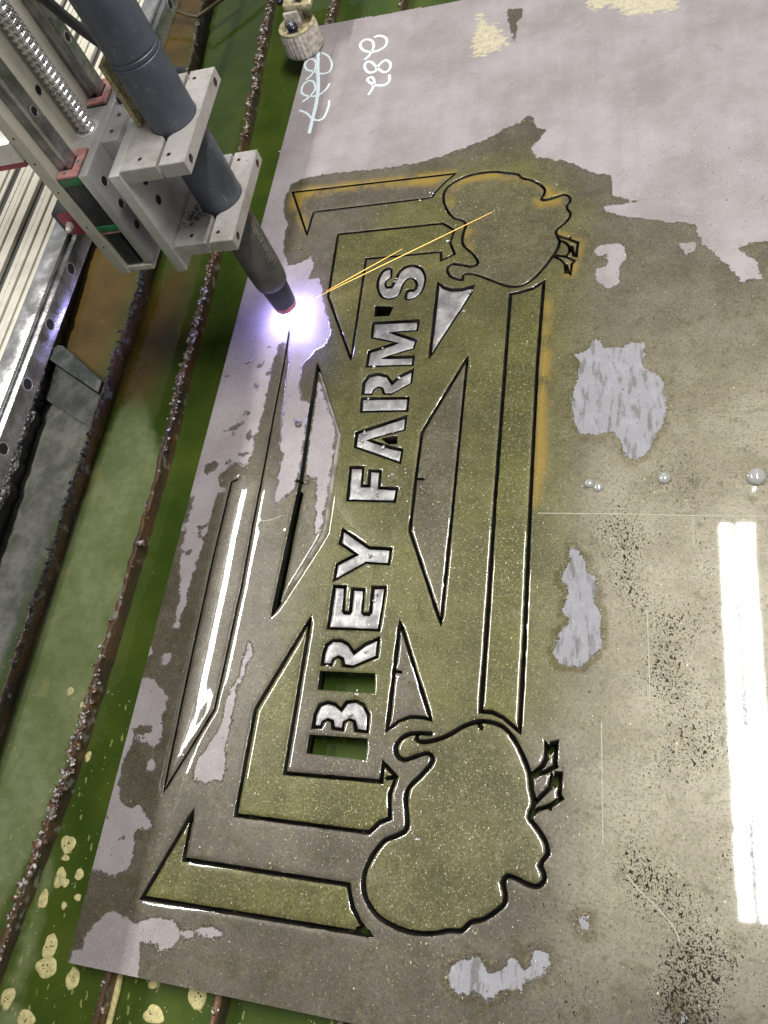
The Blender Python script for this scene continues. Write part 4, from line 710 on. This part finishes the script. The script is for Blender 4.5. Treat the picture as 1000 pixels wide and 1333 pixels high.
# ball screw
def ball_screw():
    r0, pitch, z0, z1 = .0080, .0051, .2575, .52; nseg = 40; per = 10; n = int((z1-z0)/pitch*per)
    prof = [0, .05, .55, .95, 1, 1, .95, .55, .05, 0]; vs = []; fs = []
    for i in range(n+1):
        for k in range(nseg):
            ph = (i/per-k/nseg) % 1.0; h = np.interp(ph*10, range(11), prof+[0]); r = r0-.0019+.0019*h; a = 2*math.pi*k/nseg
            vs.append((r*math.cos(a), r*math.sin(a), z0+(z1-z0)*i/n))
    for i in range(n):
        for k in range(nseg): fs.append((i*nseg+k, i*nseg+(k+1) % nseg, (i+1)*nseg+(k+1) % nseg, (i+1)*nseg+k))
    o = mesh_obj('ball_screw', vs, fs, M['chrome'], slide, True, srel(-.0840, .0005, .155)); o.location.z = -.155
    return o
ball_screw()
lathe('nut_collar', [(.0112, -.0002), (.0112, .0003), (.0102, .0006), (.0098, .0001)], M['alu'], slide, 32, srel(-.0840, .0005, .2652))
sbox('corroded_strip', (-.0330, -.0060, .2615), (-.0285, .0110, .318), 'zinc')
gp = empty('grease_fitting', srel(-.058, .030, .2645)); gp.parent = slide
lathe('hex_base', [(.0042, 0), (.0042, .004), (.003, .0045)], M['dark_block'], gp, 6); lathe('nipple', [(.0022, .0045), (.0022, .008), (.0012, .0095)], M['crust'], gp, 12)

# gantry beam with its own rail
beam = empty('gantry_beam', rel(-.1545, 0, .169), 'long ribbed aluminium gantry beam with a steel rail along its side', 'beam')
def bbox(name, lo, hi, mat, **kw):
    f_ = Vector(rel(-.13, 0, .19)); return box(name, Vector(rel(*lo))-f_, Vector(rel(*hi))-f_, M[mat], beam, **kw)
BY0, BY1 = -1.1, .95
bbox('extrusion_core', (-.300, BY0, .1915), (-.1335, BY1, .2130), 'slot_dark', bev=.001)
xx = -.1390
for grp in range(4):
    for k in range(5):
        wdt = (.0050, .0064, .0042, .0066, .0054)[k]; pr_ = (.0030, .0042, .0024, .0040, .0032)[(k+grp) % 5]
        bbox('rib', (xx-wdt, BY0+.001, .2130), (xx, BY1-.001, .2130+pr_), 'alu_cream', bev=.0005); xx -= wdt+.0013
    xx -= .0085
bbox('rail_bar', (-.1335, BY0+.002, .1935), (-.1105, BY1-.002, .2125), 'steel_rail', bev=.0012)
bbox('polished_track', (-.1385, BY0+.002, .2132), (-.1180, BY1-.002, .2168), 'chrome', bev=.0008)
for k in range(-16, 14):
    hole((-.1105+.13, -.0780+.0645*k, .2055-.19), .0050, 'x', beam)
# runner block between gantry rail and slide, red end seal with grease nipple
run = empty('rail_runner', rel(-.135, 0, .170), 'rail runner with a red end seal tucked behind the slide', 'runner')
box('runner_body', (.0000, -.052, .030), (.0285, .052, .0560), M['dark_block'], run, .001)
sl_ = box('end_seal', (.0080, -.0560, .0330), (.0287, -.0522, .0565), M['pink'], run, .0008)
n_ = lathe('grease_nipple', [(.0036, 0), (.0036, .0035), (.0024, .004), (.0030, .0065), (.0016, .009)], M['alu_dirty'], run, 16, (.016, -.0562, .046), 'y'); n_.rotation_euler = (0, 0, math.pi)
sbox('side_bracket', (-.200, -.0640, .2900), (-.1062, -.0250, .3080), 'alu'); sbox('red_pad', (-.199, -.0635, .2850), (-.1064, -.0260, .2898), 'pink')

# cable running behind the torch
tube_o = tube_path('torch_cable', [rel(*p) for p in [(-.075, .0, .42), (-.068, .010, .385), (-.060, .0212, .359), (-.058, .028, .340), (-.056, .036, .322), (-.053, .045, .302), (-.047, .055, .280), (-.035, .066, .262), (-.015, .075, .25)]], .0042, M['cable'], None, 12)
tag(tube_o, 'black cable passing between the ribbed beam and the torch', 'cable')
hose = tube_path('loose_hose', [(-.45, 1.36, -.004), (-.33, 1.322, -.001), (-.262, 1.300, .0005), (-.225, 1.272, .0008), (-.205, 1.262, 0), (-.180, 1.285, -.0005), (-.15, 1.315, -.001), (-.10, 1.37, -.002)], .0030, plain('muddy_hose', (.10, .075, .03), .5), None, 8)
tag(hose, 'thin muddy hose crossing the slats behind the torch', 'hose')

# ribbed clamp foot on the plate corner
capo = empty('ribbed_clamp_foot', (.004, 1.128, 0), 'corroded off-white ribbed cap with a bolted fitting on the plate corner', 'clamp foot')
lathe('ribbed_skirt', [(.0250, .0002), (.0275, .003), (.0280, .006), (.0272, .030), (.0262, .0335)], M['cap'], capo, 168, ripple=lambda a, z: .022*math.sin(28*a)*(1 if .002 < z < .031 else .2))
lathe('rim', [(.0262, .0335), (.0262, .0362), (.0240, .0375), (.0212, .0372), (.0200, .0345), (.006, .0342)], M['crust'], capo, 64, ripple=lambda a, z: .012*noise.noise((math.cos(a)*3, math.sin(a)*3, z*200)))
box('fitting_body', (-.011, -.008, .0340), (.010, .012, .0560), M['cap'], capo, .002)
lathe('hex_nut', [(.0078, 0), (.0080, .0008), (.0080, .0058), (.0070, .0066), (.003, .0066)], M['bolt'], capo, 6, (-.001, -.0150, .0378))
lathe('stud', [(.0040, 0), (.0040, .006), (.0030, .0075)], M['chrome'], capo, 16, (-.001, -.0150, .0444))
bk = box('bracket_arm', (-.017, -.004, .0562), (.022, .060, .0640), M['crust'], capo, .0022); bk.rotation_euler = (0, R(8), 0)
lathe('side_bolt', [(.0052, 0), (.0056, .001), (.0056, .006), (.0045, .0068)], M['bolt'], capo, 6, (.0150, .003, .0655))
lathe('side_bolt', [(.0042, 0), (.0046, .001), (.0046, .005), (.0036, .0058)], M['bolt'], capo, 6, (-.0135, .006, .0625))
# yellow scum lining the slat under the corner
scum = [(.0375+.0005*math.sin(k), -.004-.012*k) for k in range(9)]
o = tube_path('yellow_scum_line', [(x, y, WZ+.0035) for x, y in scum], [.003+.0012*noise.noise((k*.9, 0, 0)) for k in range(9)], M['foam'], None, 8); tag(o, 'line of yellow scum along the slat at the plate corner', 'scum')
